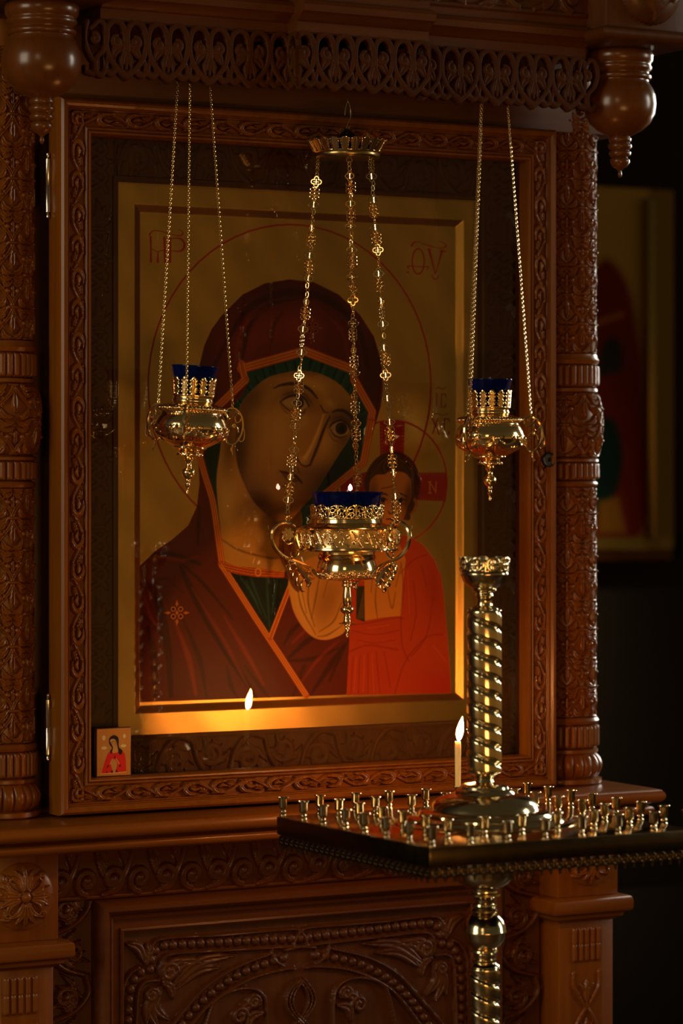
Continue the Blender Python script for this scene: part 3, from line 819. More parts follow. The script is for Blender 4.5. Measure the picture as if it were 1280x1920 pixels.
def paint_mesh(name, P, cv, mat, parent, back=None):
    nu, nv = cv.A.shape
    off = ORG.get(parent.name, np.zeros(3)) if parent else np.zeros(3)
    me = mesh_from(name, P.reshape(-1, 3) - off, [grid_faces(nu, nv)], True)
    ca = me.color_attributes.new('paint', 'FLOAT_COLOR', 'POINT')
    rgba = np.concatenate([lin(np.clip(cv.C, 0, 255)), cv.G[..., None]], -1).astype(np.float32)
    ca.data.foreach_set('color', rgba.reshape(-1)); me.materials.append(mat)
    o = bpy.data.objects.new(name, me); COL.objects.link(o); o.parent = parent; ORG[o.name] = off
    return o

# ---- the large icon (drawn in the photograph's pixel measure, then mapped to the panel's plane)
YI = .046
icon = thing('icon_painting', 'large gold-ground painted icon of a veiled woman with a haloed child, behind the glass', 'icon', ((IX0 + IX1) / 2, YI, IZ0))
res = .00112
xs = np.linspace(IX0 - .003, IX1 + .003, int((IX1 - IX0 + .006) / res)); zs = np.linspace(IZ0 - .003, IZ1 + .003, int((IZ1 - IZ0 + .006) / res))
XX, ZZ = np.meshgrid(xs, zs, indexing='ij')
PXX, PYY = to_px(XX, np.full_like(XX, YI + .003), ZZ)
cv = Canvas(PXX, PYY, (190, 140, 50), 1.0)
RED = (178, 38, 16); MAR = (104, 30, 13); MARD = (58, 14, 8); MARL = (172, 62, 24); ORA = (226, 112, 30); ORL = (250, 178, 70); TEAL = (20, 74, 72); TEALD = (6, 32, 36); TEALL = (56, 122, 112)
SK = (190, 136, 62); SKD = (84, 58, 26); SKL = (248, 200, 112); LINE = (46, 22, 10)
e = np.linspace(0, 2 * PI, 64, endpoint=False)
cv.stroke(np.stack([543 + 265 * np.cos(e), 722 + 301 * np.sin(e)], -1), 3.6, RED, .8, closed=True, sm=False)
# lettering
def L1(pts, w, o, s=9.143, sm=True): cv.stroke([(o[0] + x / s, o[1] + y / s) for x, y in pts], w, RED, .6, sm=sm)
o = (260, 400)
for p, w in (([(208, 403), (212, 600), (212, 832)], [4.4, 3.2, 4.6]), ([(335, 655), (332, 832)], [2, 5]), ([(235, 615), (335, 655), (390, 635), (520, 635), (680, 655), (750, 610)], 2), ([(443, 412), (448, 620), (462, 842)], [4.6, 4, 4.6]), ([(540, 428), (545, 640), (540, 832)], [4.4, 3.4, 4.6]),
             ([(550, 440), (640, 425), (730, 440), (785, 520), (770, 600), (735, 645), (620, 652)], [2.4, 2.4, 4, 5, 4.4, 2.6, 2]), ([(185, 370), (235, 310), (310, 293), (400, 312), (520, 350), (620, 372), (700, 383), (760, 350), (745, 305), (690, 278)], [3.4, 2.4, 2.2, 2.2, 2, 2, 2.4, 3, 2.2, 1.6])): L1(p, w, o)
o = (740, 420)
t = np.linspace(0, 2 * PI, 25)[:-1]
cv.stroke([(o[0] + (402 + 102 * np.cos(a)) / 9.143, o[1] + (640 + 218 * np.sin(a)) / 9.143) for a in t], 3.0, RED, .6, closed=True)
for p, w in (([(240, 770), (228, 722), (330, 722), (470, 734), (580, 738), (545, 780)], [1.8, 2.6, 2, 2, 2.6, 1.6]), ([(215, 828), (235, 828)], 3.4), ([(585, 435), (640, 640), (690, 850)], [4.6, 3.6, 3]), ([(808, 460), (760, 640), (705, 850)], [4.4, 2.8, 2]), ([(780, 462), (860, 462), (848, 488)], [3, 2.6, 1.6]), ([(570, 440), (600, 432)], 3),
             ([(645, 868), (645, 915), (690, 945), (738, 920), (742, 868)], [1.8, 2.4, 3, 2.4, 1.8]), ([(290, 372), (325, 318), (380, 308), (480, 338), (600, 375), (700, 405), (820, 412), (878, 375), (850, 330), (760, 300)], [4.4, 3, 2.4, 2.2, 2.4, 2, 2.2, 3, 2.2, 1.4])): L1(p, w, o)
for p, w in (([(818, 737), (818, 762)], 2.8), ([(836, 744), (835, 739), (828, 739), (827, 763), (835, 763), (836, 758)], 2.4), ([(816, 729), (822, 726), (829, 730), (836, 726)], 1.8), ([(810, 784), (823, 814)], 2.8), ([(821, 784), (811, 813)], 2.4), ([(842, 790), (841, 785), (833, 785), (832, 813), (841, 814), (842, 808)], 2.6), ([(811, 778), (818, 775), (830, 779), (840, 776)], 1.8)):
    cv.stroke(p, w, RED, .6, sm=False)
# child's halo
def cp(x, y): return (640 + x / 5.333, 760 + y / 5.333)
cv.stroke(np.stack([735 + 103 * np.cos(e), 904 + 116 * np.sin(e)], -1), 3.4, RED, .8, closed=True, sm=False)
CRS = (170, 26, 14)
cv.fill([(712, 791), (735, 788), (759, 791), (757, 860), (713, 860)], CRS); cv.fill([(780, 886), (836, 886), (838, 905), (836, 940), (780, 938)], CRS)
cv.fill([(637, 905), (655, 893), (690, 884), (690, 935), (640, 935)], CRS)
for k in range(9):
    for x in (716, 755): cv.stroke([(x, 798 + 6.5 * k), (x + .1, 798 + 6.5 * k)], 2, (200, 130, 50), .5)
    for y in (890, 935): cv.stroke([(789 + 5.2 * k, y), (789.1 + 5.2 * k, y)], 1.8, (200, 130, 50), .5)
for p in ([(805.5, 904), (806, 924)], [(805.5, 904), (817, 922)], [(817.5, 903), (817, 924)], [(803, 904), (808, 903)], [(803, 924.5), (809, 924)]): cv.stroke(p, 2, (226, 150, 60), .5, sm=False)
cv.stroke([(738, 812), (741, 822), (738, 834)], 1.8, (200, 130, 50), .5); cv.stroke([(727, 812), (724, 822), (727, 834)], 1.8, (200, 130, 50), .5)
# --- mantle
hood = [(371, 720), (374, 684), (383, 648), (397, 617), (415, 592), (455, 552), (497, 531), (543, 523.5), (589, 529), (635, 552), (675, 590), (701, 631), (716, 680), (718, 730), (714, 762), (694, 831), (669, 862), (614, 919), (560, 1010), (546, 1060), (560, 1130), (610, 1195), (655, 1180), (657, 1230), (650, 1303)]
body_ = hood + [(575, 1306), (262, 1317), (261, 1062), (291, 1033), (322, 1012), (353, 985), (369, 950), (374, 905), (371, 850), (368, 780)]
cv.fill(body_, MAR)
BM = cv.mask(body_, .8)
cv.glow((545, 560), 190, 60, 0, MARD, .55, BM); cv.glow((700, 700), 30, 130, .15, MARD, .75, BM); cv.glow((385, 700), 22, 100, -.1, MARD, .5, BM)
cv.glow((555, 610), 90, 45, 0, MARL, .55, BM); cv.glow((470, 640), 30, 50, .5, MARL, .3, BM)
for p, w, c, op in (([(425, 640), (470, 575), (545, 548), (620, 565), (672, 620), (690, 690)], [6, 12, 14, 14, 12, 8], MARD, .75), ([(455, 670), (468, 610), (505, 572), (560, 560)], [5, 9, 7, 3], MARD, .8), ([(508, 650), (512, 612), (530, 585)], [3, 6, 2], MARD, .6), ([(640, 600), (668, 640), (672, 690)], [2, 6, 4], MARD, .5),
                    ([(405, 770), (400, 700), (425, 640)], [4, 12, 6], MARD, .6), ([(440, 690), (452, 620), (500, 575)], [2, 5, 2], MARL, .45), ([(600, 580), (640, 620), (655, 680)], [2, 5, 2], MARL, .4)): cv.stroke(p, w, c, 3, op, clip=BM)
def bc(x, y): return (240 + x / 2.909, 940 + y / 2.909)
for pts, w, op in (([(285, 350), (330, 450), (400, 580), (500, 760), (640, 980), (700, 1070)], [4, 14, 20, 16, 12, 4], .85), ([(300, 345), (420, 460), (570, 640)], [3, 8, 3], .85), ([(105, 440), (170, 560), (215, 780), (235, 1060)], [4, 16, 18, 10], .7), ([(80, 620), (160, 690), (190, 755)], [3, 8, 3], .8), ([(110, 690), (140, 850), (150, 1080)], [8, 16, 8], .7),
                   ([(290, 620), (390, 860), (430, 1070)], [3, 12, 4], .6), ([(540, 900), (560, 1000), (600, 1075)], [3, 12, 3], .6), ([(390, 30), (385, 130), (380, 230)], [4, 9, 3], .7), ([(140, 285), (250, 290), (390, 340)], [6, 10, 8], .8), ([(640, 900), (720, 1010), (770, 1075)], [3, 10, 3], .5), ([(90, 480), (200, 420), (300, 500)], [2, 5, 2], .5),
                   ([(880, 850), (980, 760), (1100, 700)], [6, 12, 6], .75), ([(850, 780), (900, 700), (960, 650)], [4, 12, 4], .7), ([(1000, 1050), (1100, 900), (1180, 780)], [5, 14, 6], .7), ([(860, 870), (1000, 860), (1150, 800)], [4, 9, 3], .7), ([(1100, 980), (1150, 860), (1200, 760)], [3, 9, 4], .7), ([(900, 1060), (960, 900)], [4, 10], .5)):
    cv.stroke([bc(*p) for p in pts], np.array(w) * .85, MARD, 2.4, op, clip=BM)
for pts, w in (([(350, 470), (450, 640), (560, 830), (660, 1020)], [2, 8, 8, 2]), ([(250, 640), (330, 850), (370, 1050)], [2, 12, 6]), ([(520, 620), (640, 820), (740, 1000)], [2, 10, 3]), ([(150, 300), (300, 320), (380, 300)], [2, 6, 2]), ([(90, 520), (130, 640), (170, 700)], [2, 8, 2]), ([(950, 980), (1040, 860), (1150, 760)], [2, 6, 2]), ([(900, 770), (960, 710)], [3, 6])):
    cv.stroke([bc(*p) for p in pts], w, MARL, 3, .6, clip=BM)
# --- under-dress, neck, cap, face
cv.fill([(429, 1074), (480, 1080), (533, 1083), (545, 1090), (528, 1135), (506, 1196)], TEALD)
DM = cv.mask([(429, 1074), (480, 1080), (533, 1083), (545, 1090), (528, 1135), (506, 1196)], 1)
for p in ([(450, 1080), (470, 1110), (490, 1150)], [(470, 1082), (476, 1100), (500, 1160)], [(500, 1082), (502, 1120), (506, 1180)], [(520, 1084), (516, 1110), (510, 1150)], [(462, 1090), (482, 1130)]): cv.stroke(p, [2, 5, 2], TEALL, 1.5, .5, clip=DM)
inner = [(570, 668), (458, 700), (464, 722), (455, 742), (404, 790), (386, 830), (384, 860), (404, 930), (412, 990), (420, 1058), (480, 1072), (536, 1078), (560, 1010), (612, 925), (676, 866), (690, 780), (683, 745), (656, 708), (656, 698)]
cv.fill(inner, TEAL)
CM = cv.mask(inner, 1)
cv.glow((395, 850), 30, 60, .2, TEALD, .8, CM); cv.glow((640, 880), 30, 70, .5, TEALD, .85, CM); cv.glow((670, 800), 14, 60, 0, TEALD, .5, CM)
for x0, y0, x1, y1 in ((492, 692, 500, 716), (478, 706, 490, 728), (512, 684, 518, 704), (535, 682, 541, 700), (552, 678, 556, 698), (583, 676, 578, 698), (606, 680, 599, 704), (604, 680, 598, 704), (632, 690, 622, 718), (645, 700, 634, 728), (660, 712, 648, 742), (462, 722, 476, 742), (446, 750, 458, 760), (432, 756, 448, 770), (672, 740, 660, 760), (682, 770, 668, 780)):
    cv.stroke([(x0, y0), (x1, y1)], [3.4, 2], TEALD, 1, .85, sm=False, clip=CM); cv.stroke([(x0 + 8, y0 + 1), (x1 + 5, y1 - 2)], [3, 6], TEALL, 2.5, .35, sm=False, clip=CM)
neck = [(446, 770), (420, 800), (412, 850), (406, 905), (413, 990), (420, 1052), (480, 1066), (534, 1072), (562, 1010), (560, 950), (500, 900)]
cv.fill(neck, (214, 160, 76), 1.2, True)
NM = cv.mask(neck, 1.2, True)
cv.glow((560, 950), 60, 60, 0, SKD, .9, NM); cv.glow((426, 930), 16, 80, -.1, (250, 208, 120), .6, NM); cv.glow((500, 1030), 60, 22, .25, (236, 180, 90), .5, NM); cv.glow((545, 1040), 22, 40, 0, SKD, .6, NM)
cv.stroke([(416, 1012), (450, 1032), (500, 1045), (530, 1046)], [2, 3, 3, 1], SKD, 2, .6, clip=NM); cv.glow((430, 830), 14, 60, .1, SKD, .6, NM)
face = [(565, 695), (532, 699), (500, 709), (476, 728), (455, 752), (443, 785), (441, 827), (444, 865), (454, 898), (474, 938), (497, 962), (525, 984), (545, 975), (566, 952), (584, 933), (603, 905), (622, 874), (637, 850), (657, 818), (665, 787), (664, 760), (654, 739), (631, 716), (598, 700)]
cv.fill(face, SK, 1.0, True)
FM = cv.mask(face, 1.5, True)
cv.glow((448, 850), 20, 95, .10, SKD, .95, FM); cv.glow((485, 945), 30, 40, -.7, SKD, .8, FM); cv.glow((610, 910), 40, 26, -.95, SKD, .75, FM); cv.glow((655, 800), 16, 60, .35, SKD, .7, FM)
cv.glow((470, 745), 30, 26, -.6, SKD, .55, FM); cv.glow((565, 698), 80, 9, 0, SKD, .5, FM)
cv.glow((585, 722), 42, 18, .35, SKL, .5, FM); cv.glow((512, 812), 36, 52, .1, SKL, .42, FM); cv.glow((615, 820), 16, 34, .5, SKL, .35, FM); cv.glow((535, 930), 24, 18, .3, SKL, .4, FM); cv.glow((520, 735), 24, 12, -.5, SKL, .35, FM)
def fc(x, y): return (420 + x / 4.267, 640 + y / 4.267)
F_ = lambda pts: [fc(*p) for p in pts]
cv.glow(fc(590, 460), 34, 20, .3, SKD, .75, FM); cv.glow(fc(930, 640), 24, 24, .4, SKD, .75, FM)
for c, rx, ry, a in ((fc(560, 500), 22, 9.5, .22), (fc(935, 715), 19, 10, .45)):
    cv.glow(c, rx, ry, a, (214, 172, 104), .6, FM, 4)
cv.fill(F_([(470, 490), (520, 450), (590, 440), (650, 470), (670, 520), (610, 555), (540, 540)]), (190, 154, 96), 1, True); cv.fill(F_([(850, 690), (885, 650), (945, 640), (990, 680), (995, 730), (940, 755), (880, 735)]), (190, 154, 96), 1, True)
for c, r in ((fc(597, 492), 10.5), (fc(938, 697), 11.5)):
    q = np.stack([c[0] + r * .95 * np.cos(e), c[1] + r * np.sin(e)], -1); cv.fill(q, (48, 22, 10), 1.0)
    q = np.stack([c[0] + r * .45 * np.cos(e), c[1] + r * .5 * np.sin(e)], -1); cv.fill(q, (10, 6, 4), 1.0)
    cv.glow((c[0] - r * .4, c[1] - r * .4), 2.5, 2.5, 0, (130, 90, 50), .6, FM)
for pts, w, op in (([(450, 485), (490, 455), (540, 437), (600, 435), (650, 465), (680, 520)], [1.5, 3, 4, 4, 3.5, 2], .95), ([(455, 490), (510, 545), (580, 575), (640, 570), (650, 540)], [1.5, 2.4, 2.6, 2, 1], .8), ([(470, 430), (560, 405), (640, 420), (700, 490)], [1, 2, 2, 1], .55), ([(450, 500), (500, 570), (590, 605), (650, 580)], [1, 2, 2, 1], .4),
                   ([(845, 690), (870, 655), (930, 632), (980, 655), (1005, 700)], [1.5, 3.6, 4, 3.4, 2], .95), ([(850, 700), (880, 750), (930, 770), (985, 750)], [1, 2.4, 2.4, 1], .8), ([(840, 730), (870, 785), (920, 805)], [1, 2, 1], .45), ([(870, 620), (930, 605), (1000, 640)], [1, 2, 1], .5),
                   ([(400, 375), (450, 352), (540, 338), (620, 350), (690, 390), (745, 455)], [2, 4, 6.5, 6.5, 5.5, 3], .9), ([(870, 565), (905, 552), (965, 560), (1020, 605), (1035, 640)], [3, 5.5, 6, 5, 2.5], .9),
                   ([(770, 510), (800, 560), (830, 570)], [2, 3, 2], .7), ([(845, 605), (800, 700), (745, 850), (700, 960), (690, 990)], [3, 5, 6, 5, 3], .75), ([(690, 985), (660, 1000), (625, 990), (600, 960)], [3, 3, 3, 3], .8), ([(560, 945), (580, 930), (600, 960)], [2, 3, 3], .8),
                   ([(450, 1040), (500, 1052), (545, 1075), (575, 1078), (600, 1105), (625, 1135)], [3, 3.6, 4, 3.6, 3.6, 2], .95), ([(470, 1160), (520, 1168), (560, 1150)], [2, 4, 2], .6), ([(590, 1010), (600, 1050)], [3, 3], .4)):
    cv.stroke(F_(pts), np.array(w) * .95, LINE, 1.3, op, clip=FM)
cv.stroke(F_([(795, 590), (760, 700), (700, 840), (650, 930)]), [3, 5, 6, 8], SKL, 2, .75, clip=FM); cv.glow(fc(632, 950), 8, 8, 0, SKL, .55, FM); cv.glow(fc(850, 500), 14, 8, .6, SKL, .45, FM)
cv.fill(F_([(460, 1045), (520, 1065), (560, 1085), (600, 1115), (560, 1128), (510, 1115), (475, 1085)]), (110, 52, 28), 1.5, True, op=.65)
cv.glow(fc(560, 590), 18, 4, .1, SKL, .35, FM); cv.glow(fc(640, 640), 10, 14, .6, SKL, .3, FM)
# --- orange borders
def band(pts, w, lines=2, sm=False):
    P = np.array(pts, float)
    cv.stroke(P, w, ORA, .8, sm=sm); cv.stroke(P, w * .9, (170, 70, 20), .8, .35, sm=sm)
    T = np.gradient(P, axis=0); T /= np.linalg.norm(T, axis=1)[:, None]; nn = np.stack([-T[:, 1], T[:, 0]], -1)
    for k in range(lines):
        d = (k - (lines - 1) / 2) * w * .62 / max(1, lines - 1) if lines > 1 else 0
        cv.stroke(P + nn * d, 1.5, ORL, .6, .85, sm=sm)
band([(571, 658), (453, 691)], 17, 3); band([(453, 682), (460, 714)], 13, 2); band([(460, 712), (396, 774), (377, 812), (374, 850)], 15, 3)
band([(571, 658), (660, 692)], 17, 3); band([(660, 686), (664, 714)], 12, 2); band([(664, 712), (698, 772), (694, 800)], 15, 3); band([(696, 790), (681, 868), (608, 928)], 14, 3)
band([(373, 850), (384, 890), (399, 940), (408, 1000), (417, 1062)], 12, 3, True); band([(415, 1058), (480, 1160), (530, 1236), (574, 1304)], 12, 3); band([(546, 1095), (528, 1140), (507, 1196)], 10, 2)
cv.fill([(413, 1051), (445, 1062), (480, 1066), (534, 1072), (533, 1084), (480, 1082), (445, 1077), (426, 1071)], (190, 76, 20)); 
for d in (3, 8, 13): cv.stroke([(416, 1052 + d), (450, 1060 + d), (480, 1065 + d), (533, 1070 + d * .8)], 1.2, ORL, .5, .8)
cv.stroke([(484 + 5 * math.cos(a), 1073 + 7 * math.sin(a)) for a in e[::4]], 2, ORL, .5, closed=True)
def star(cx, cy, r, col):
    for k in range(4):
        a = k * PI / 2; d = np.array([math.cos(a), math.sin(a)]); n = np.array([-d[1], d[0]]); c = np.array([cx, cy])
        cv.fill([c + d * r * .48, c + d * r * .7 + n * r * .13, c + d * r * 1.05, c + d * r * .7 - n * r * .13], col, .6)
        b = a + PI / 4; m = c + np.array([math.cos(b), math.sin(b)]) * r * .42
        cv.stroke([m + r * .17 * np.array([math.cos(t), math.sin(t)]) for t in e[::6]], r * .09, col, .5, closed=True)
        cv.fill([m + r * .1 * np.array([math.cos(t), math.sin(t)]) for t in e[::6]], (40, 14, 30), .6)
    cv.fill([(cx, cy - r * .2), (cx + r * .15, cy), (cx, cy + r * .2), (cx - r * .15, cy)], col, .6)
star(332, 1149, 23, (216, 130, 40)); star(586, 615, 20, (150, 84, 34))
# --- the child
robe = [(700, 1010), (730, 1000), (764, 1005), (792, 1020), (814, 1049), (827, 1080), (831, 1110), (836, 1161), (844, 1255), (846, 1300), (650, 1304), (653, 1240), (656, 1175), (648, 1120)]
cv.fill(robe, (194, 66, 18)); RBM = cv.mask(robe, 1)
sleeve = [(545, 1075), (546, 1130), (561, 1167), (583, 1192), (605, 1200), (627, 1196), (647, 1183), (657, 1150), (652, 1110), (640, 1060), (600, 1040)]
cv.fill(sleeve, (226, 166, 78), 1, True); SM = cv.mask(sleeve, 1, True)
cv.glow((615, 1130), 26, 50, .4, (160, 108, 44), .7, SM); cv.glow((565, 1120), 12, 60, -.3, (250, 200, 112), .6, SM)
for p in ([(556, 1090), (566, 1140), (592, 1190)], [(580, 1085), (578, 1130), (590, 1175)], [(600, 1075), (592, 1120), (584, 1160)], [(640, 1130), (625, 1165), (598, 1185)], [(645, 1170), (615, 1190), (595, 1194)], [(615, 1085), (606, 1120)], [(560, 1080), (575, 1150)]): cv.stroke(p, [1, 3, 1], (120, 80, 34), 1.5, .7, clip=SM)
hand = [(526, 1000), (545, 1005), (552, 1030), (556, 1060), (562, 1108), (548, 1100), (536, 1070), (524, 1040)]
cv.fill(hand, (120, 74, 34), 1, True); cv.stroke([(530, 1008), (532, 1040), (545, 1080)], 1.6, LINE, .8, .8); cv.stroke([(541, 1008), (546, 1040)], 1.4, LINE, .8, .7)
tun = [(683, 1040), (683, 1164), (717, 1158), (753, 1155), (755, 1099), (761, 1049), (745, 1010), (700, 1010)]
cv.fill(tun, (216, 144, 54)); TM = cv.mask(tun, 1)
for p in ([(705, 1100), (704, 1130), (708, 1160)], [(725, 1095), (735, 1140), (742, 1110)], [(740, 1060), (728, 1100)], [(700, 1060), (696, 1110)], [(752, 1060), (742, 1100)]): cv.stroke(p, [1, 2.6, 1], (120, 70, 26), 1.4, .7, clip=TM)
cv.fill([(668, 1099), (683, 1099), (684, 1166), (668, 1160)], (50, 44, 30))
for k in range(8): cv.stroke([(670 + 1.6 * k, 1160), (682, 1105 + 7 * k)], 1, (110, 90, 50), .5)
cv.glow((815, 1110), 20, 60, -.1, (160, 40, 12), .6, RBM); cv.glow((700, 1260), 60, 40, 0, (196, 58, 16), .5, RBM); cv.glow((830, 1290), 50, 30, 0, (190, 30, 12), .6, RBM)
for p, w in (([(752, 1055), (756, 1100), (752, 1160), (754, 1210), (766, 1240)], 2), ([(656, 1172), (690, 1168), (740, 1158), (756, 1160)], 2), ([(660, 1182), (700, 1190), (748, 1182)], 1.6), ([(655, 1222), (690, 1210), (745, 1218)], 2.4), ([(750, 1075), (775, 1050), (800, 1040)], 1.8), ([(772, 1230), (800, 1190), (812, 1120)], 1.8), ([(740, 1300), (760, 1240), (800, 1195), (830, 1190)], 2.2), ([(690, 1225), (690, 1300)], 1.4), ([(675, 1228), (672, 1300)], 1.4), ([(705, 1222), (712, 1300)], 1.4), ([(662, 1230), (658, 1300)], 1.2), ([(720, 1222), (732, 1290)], 1.2), ([(775, 1090), (780, 1150), (770, 1200)], 1.6), ([(790, 1060), (800, 1100)], 1.4), ([(672, 1200), (700, 1206), (740, 1200)], 1.2)):
    cv.stroke(p, w, (128, 26, 8), 1.4, .5, clip=RBM)
for p in ([(668, 1232), (664, 1298)], [(683, 1228), (681, 1298)], [(697, 1226), (701, 1298)], [(764, 1070), (768, 1150)], [(690, 1178), (730, 1172)], [(812, 1210), (836, 1240)]): cv.stroke(p, [1, 2.4, 1], (232, 120, 44), 1, .6, clip=RBM)
hair = [cp(*p) for p in [(230, 760), (250, 680), (280, 610), (370, 510), (500, 460), (620, 480), (720, 560), (780, 700), (788, 850), (750, 960), (700, 1090), (640, 1150), (300, 1000), (240, 860)]]
cv.fill(hair, (84, 38, 16), 1, True); HM = cv.mask(hair, 1, True)
for p in ([(420, 560), (400, 620), (420, 670)], [(470, 500), (380, 560), (300, 680)], [(530, 500), (640, 560), (720, 700), (740, 860)], [(560, 540), (660, 620), (710, 740)], [(480, 520), (460, 600), (470, 650)], [(350, 560), (290, 650), (265, 780)], [(600, 520), (720, 640), (765, 800)]): cv.stroke([cp(*q) for q in p], [1, 2.6, 1], (34, 14, 8), 1, .85, clip=HM); cv.stroke([cp(q[0] + 18, q[1] + 6) for q in p], [1, 2, 1], (130, 68, 30), 1, .6, clip=HM)
cf = [cp(*p) for p in [(282, 800), (300, 740), (350, 695), (430, 690), (480, 660), (560, 660), (640, 680), (690, 745), (700, 850), (690, 940), (660, 1010), (630, 1110), (570, 1210), (500, 1260), (430, 1230), (360, 1150), (300, 1000), (280, 900)]]
cv.fill(cf, (222, 140, 58), 1, True); CF = cv.mask(cf, 1.4, True)
cv.glow(cp(660, 950), 9, 40, .2, (96, 48, 18), .8, CF); cv.glow(cp(480, 780), 26, 14, 0, (220, 150, 70), .5, CF); cv.glow(cp(590, 1050), 12, 16, 0, (216, 144, 66), .5, CF); cv.glow(cp(320, 950), 9, 40, 0, (96, 48, 18), .7, CF)
for p, w in (([(380, 900), (430, 885), (460, 900)], [2, 3, 2]), ([(545, 905), (590, 885), (650, 910)], [2, 3, 2]), ([(385, 935), (420, 922), (455, 945)], 2), ([(550, 940), (590, 925), (640, 950)], 2), ([(520, 900), (510, 1000), (520, 1060), (490, 1085), (465, 1060)], [1.2, 2, 2.4, 2.4, 1.6]), ([(450, 1140), (490, 1135), (520, 1150), (580, 1150)], [2, 2.6, 3, 1.6]), ([(490, 1180), (540, 1182)], 2), ([(400, 830), (470, 820), (540, 790)], 1.2), ([(560, 985), (590, 992), (630, 980)], 1.2), ([(385, 980), (430, 985)], 1.2)): cv.stroke([cp(*q) for q in p], w, (50, 22, 8), .8, .9, clip=CF)
for c in ((415, 948), (588, 950)): cv.fill([(cp(*c)[0] + 4.4 * math.cos(t), cp(*c)[1] + 4.8 * math.sin(t)) for t in e[::4]], (34, 14, 6), .8)
cv.stroke([cp(*q) for q in [(735, 945), (748, 985), (725, 1050), (690, 1095)]], [6, 8, 7, 3], (186, 112, 44), 1, .95); cv.stroke([cp(*q) for q in [(725, 965), (728, 1000), (705, 1050)]], 2, (70, 32, 12), .8, .8)
# panel relief: raised border, bevel, sunken field
fx0, fz1 = -.2440, 1.9665; fx1, fz0 = .3385, 1.1880
d = np.minimum(np.minimum(XX - fx0, fx1 - XX), np.minimum(ZZ - fz0, fz1 - ZZ))
s_ = np.clip((d + .0120) / .0120, 0, 1); dep = .0075 * (.75 * s_ + .25 * s_ * s_ * (3 - 2 * s_))
wav = .00035 * np.sin(XX * 31 + 1.3) * np.cos(ZZ * 23) + .0002 * np.sin(XX * 70 + ZZ * 55)
Pm = np.stack([XX, YI - .004 + dep + wav, ZZ], -1)
paint_mesh('painted_panel', Pm, cv, M['paint'], icon)
mb = MB(); box(mb, IX0 - .003, IX1 + .003, YI + .006, YI + .014, IZ0 - .003, IZ1 + .003, 0)
build('wooden_back', mb, M['dark'], icon)

# ---- small printed icon standing on the door's lower rail
sx0, sz0 = on_plane(177.5, 1452, -.0065); sx1, sz1 = on_plane(242.5, 1362.5, -.0065); sz0 = Z0 + .0545 + .0002
small = thing('small_icon', 'small printed icon of a woman in red, standing in the lower left frame corner', 'icon', ((sx0 + sx1) / 2, -.007, sz0))
mb = MB(); box(mb, sx0, sx1, -.0128, -.0030, sz0, sz1, .0008); build('board', mb, M['dark'], small)
nu, nv = 96, 132
A, B = np.meshgrid(np.linspace(0, 1, nu), np.linspace(1, 0, nv), indexing='ij')
def sp(x, y): return ((x - 180) / 780.0, (y - 255) / 1075.0)
A2 = A * 780; B2 = B * 1075
cs = Canvas(A2, B2, (176, 112, 40), .35)
S2 = lambda pts: [(x - 180, y - 255) for x, y in pts]
cs.glow((200, 650), 120, 260, 0, (190, 160, 90), .5); cs.glow((560, 300), 120, 200, 0, (190, 150, 80), .4)
for c, rx, ry in (((335, 460), 42, 60), ((818, 440), 36, 52), ((340, 690), 66, 38), ((795, 660), 66, 38)):
    cs.fill(S2([(c[0] + rx * math.cos(t), c[1] + ry * math.sin(t)) for t in e[::3]]), (206, 196, 150), 6)
cs.fill(S2([(285, 1275), (300, 1180), (350, 1010), (400, 880), (440, 800), (520, 760), (680, 760), (790, 790), (830, 850), (855, 1000), (862, 1270)]), (206, 40, 32), 5)
cs.fill(S2([(480, 770), (525, 700), (470, 620), (452, 540), (470, 460), (560, 405), (650, 440), (685, 520), (690, 680), (770, 770), (745, 850), (690, 840), (660, 700), (640, 640), (560, 640), (545, 760), (510, 830)]), (34, 30, 28), 5, True)
cs.fill(S2([(480, 540), (500, 500), (560, 490), (610, 520), (640, 600), (655, 700), (670, 790), (600, 815), (530, 800), (550, 690), (520, 620)]), (196, 150, 84), 6, True)
cs.stroke(S2([(500, 572), (540, 552), (570, 540)]), 10, (60, 40, 24), 4); cs.stroke(S2([(540, 570), (520, 610), (535, 620)]), 6, (90, 56, 30), 4); cs.glow((430, 330), 40, 60, 0, (110, 76, 40), .35)
for pts in ([(595, 850), (578, 920), (600, 970), (606, 920)], [(430, 1080), (400, 1160), (455, 1110)], [(720, 1070), (690, 1130), (730, 1140)], [(530, 1190), (490, 1265), (560, 1265)], [(630, 1190), (610, 1255), (670, 1255)], [(400, 1210), (395, 1265), (430, 1265)]): cs.fill(S2(pts), (30, 16, 22), 5)
cs.fill(S2([(570, 960), (620, 980), (650, 1060), (620, 1190), (575, 1270), (530, 1190), (500, 1060), (530, 985)]), (186, 140, 66), 5, True)
for pts in ([(540, 950), (510, 1000), (490, 1060)], [(620, 945), (660, 1000), (690, 1060)]): cs.stroke(S2(pts), [16, 18, 24], (206, 160, 96), 5)
cs.stroke(S2([(270, 1280), (860, 1262)]), 14, (226, 190, 130), 5)
mx = .0012
P = np.stack([sx0 + mx + A * (sx1 - sx0 - 2 * mx), np.full_like(A, -.01295), sz1 - mx - B * (sz1 - sz0 - 2 * mx)], -1)
paint_mesh('printed_picture', P[:, ::-1], Canvas(A2[:, ::-1], B2[:, ::-1], 0), M['paintsmall'], small)
o = small.children[-1]
ca = o.data.color_attributes['paint']; rgba = np.concatenate([lin(cs.C), cs.G[..., None]], -1)[:, ::-1].astype(np.float32); ca.data.foreach_set('color', np.ascontiguousarray(rgba).reshape(-1))

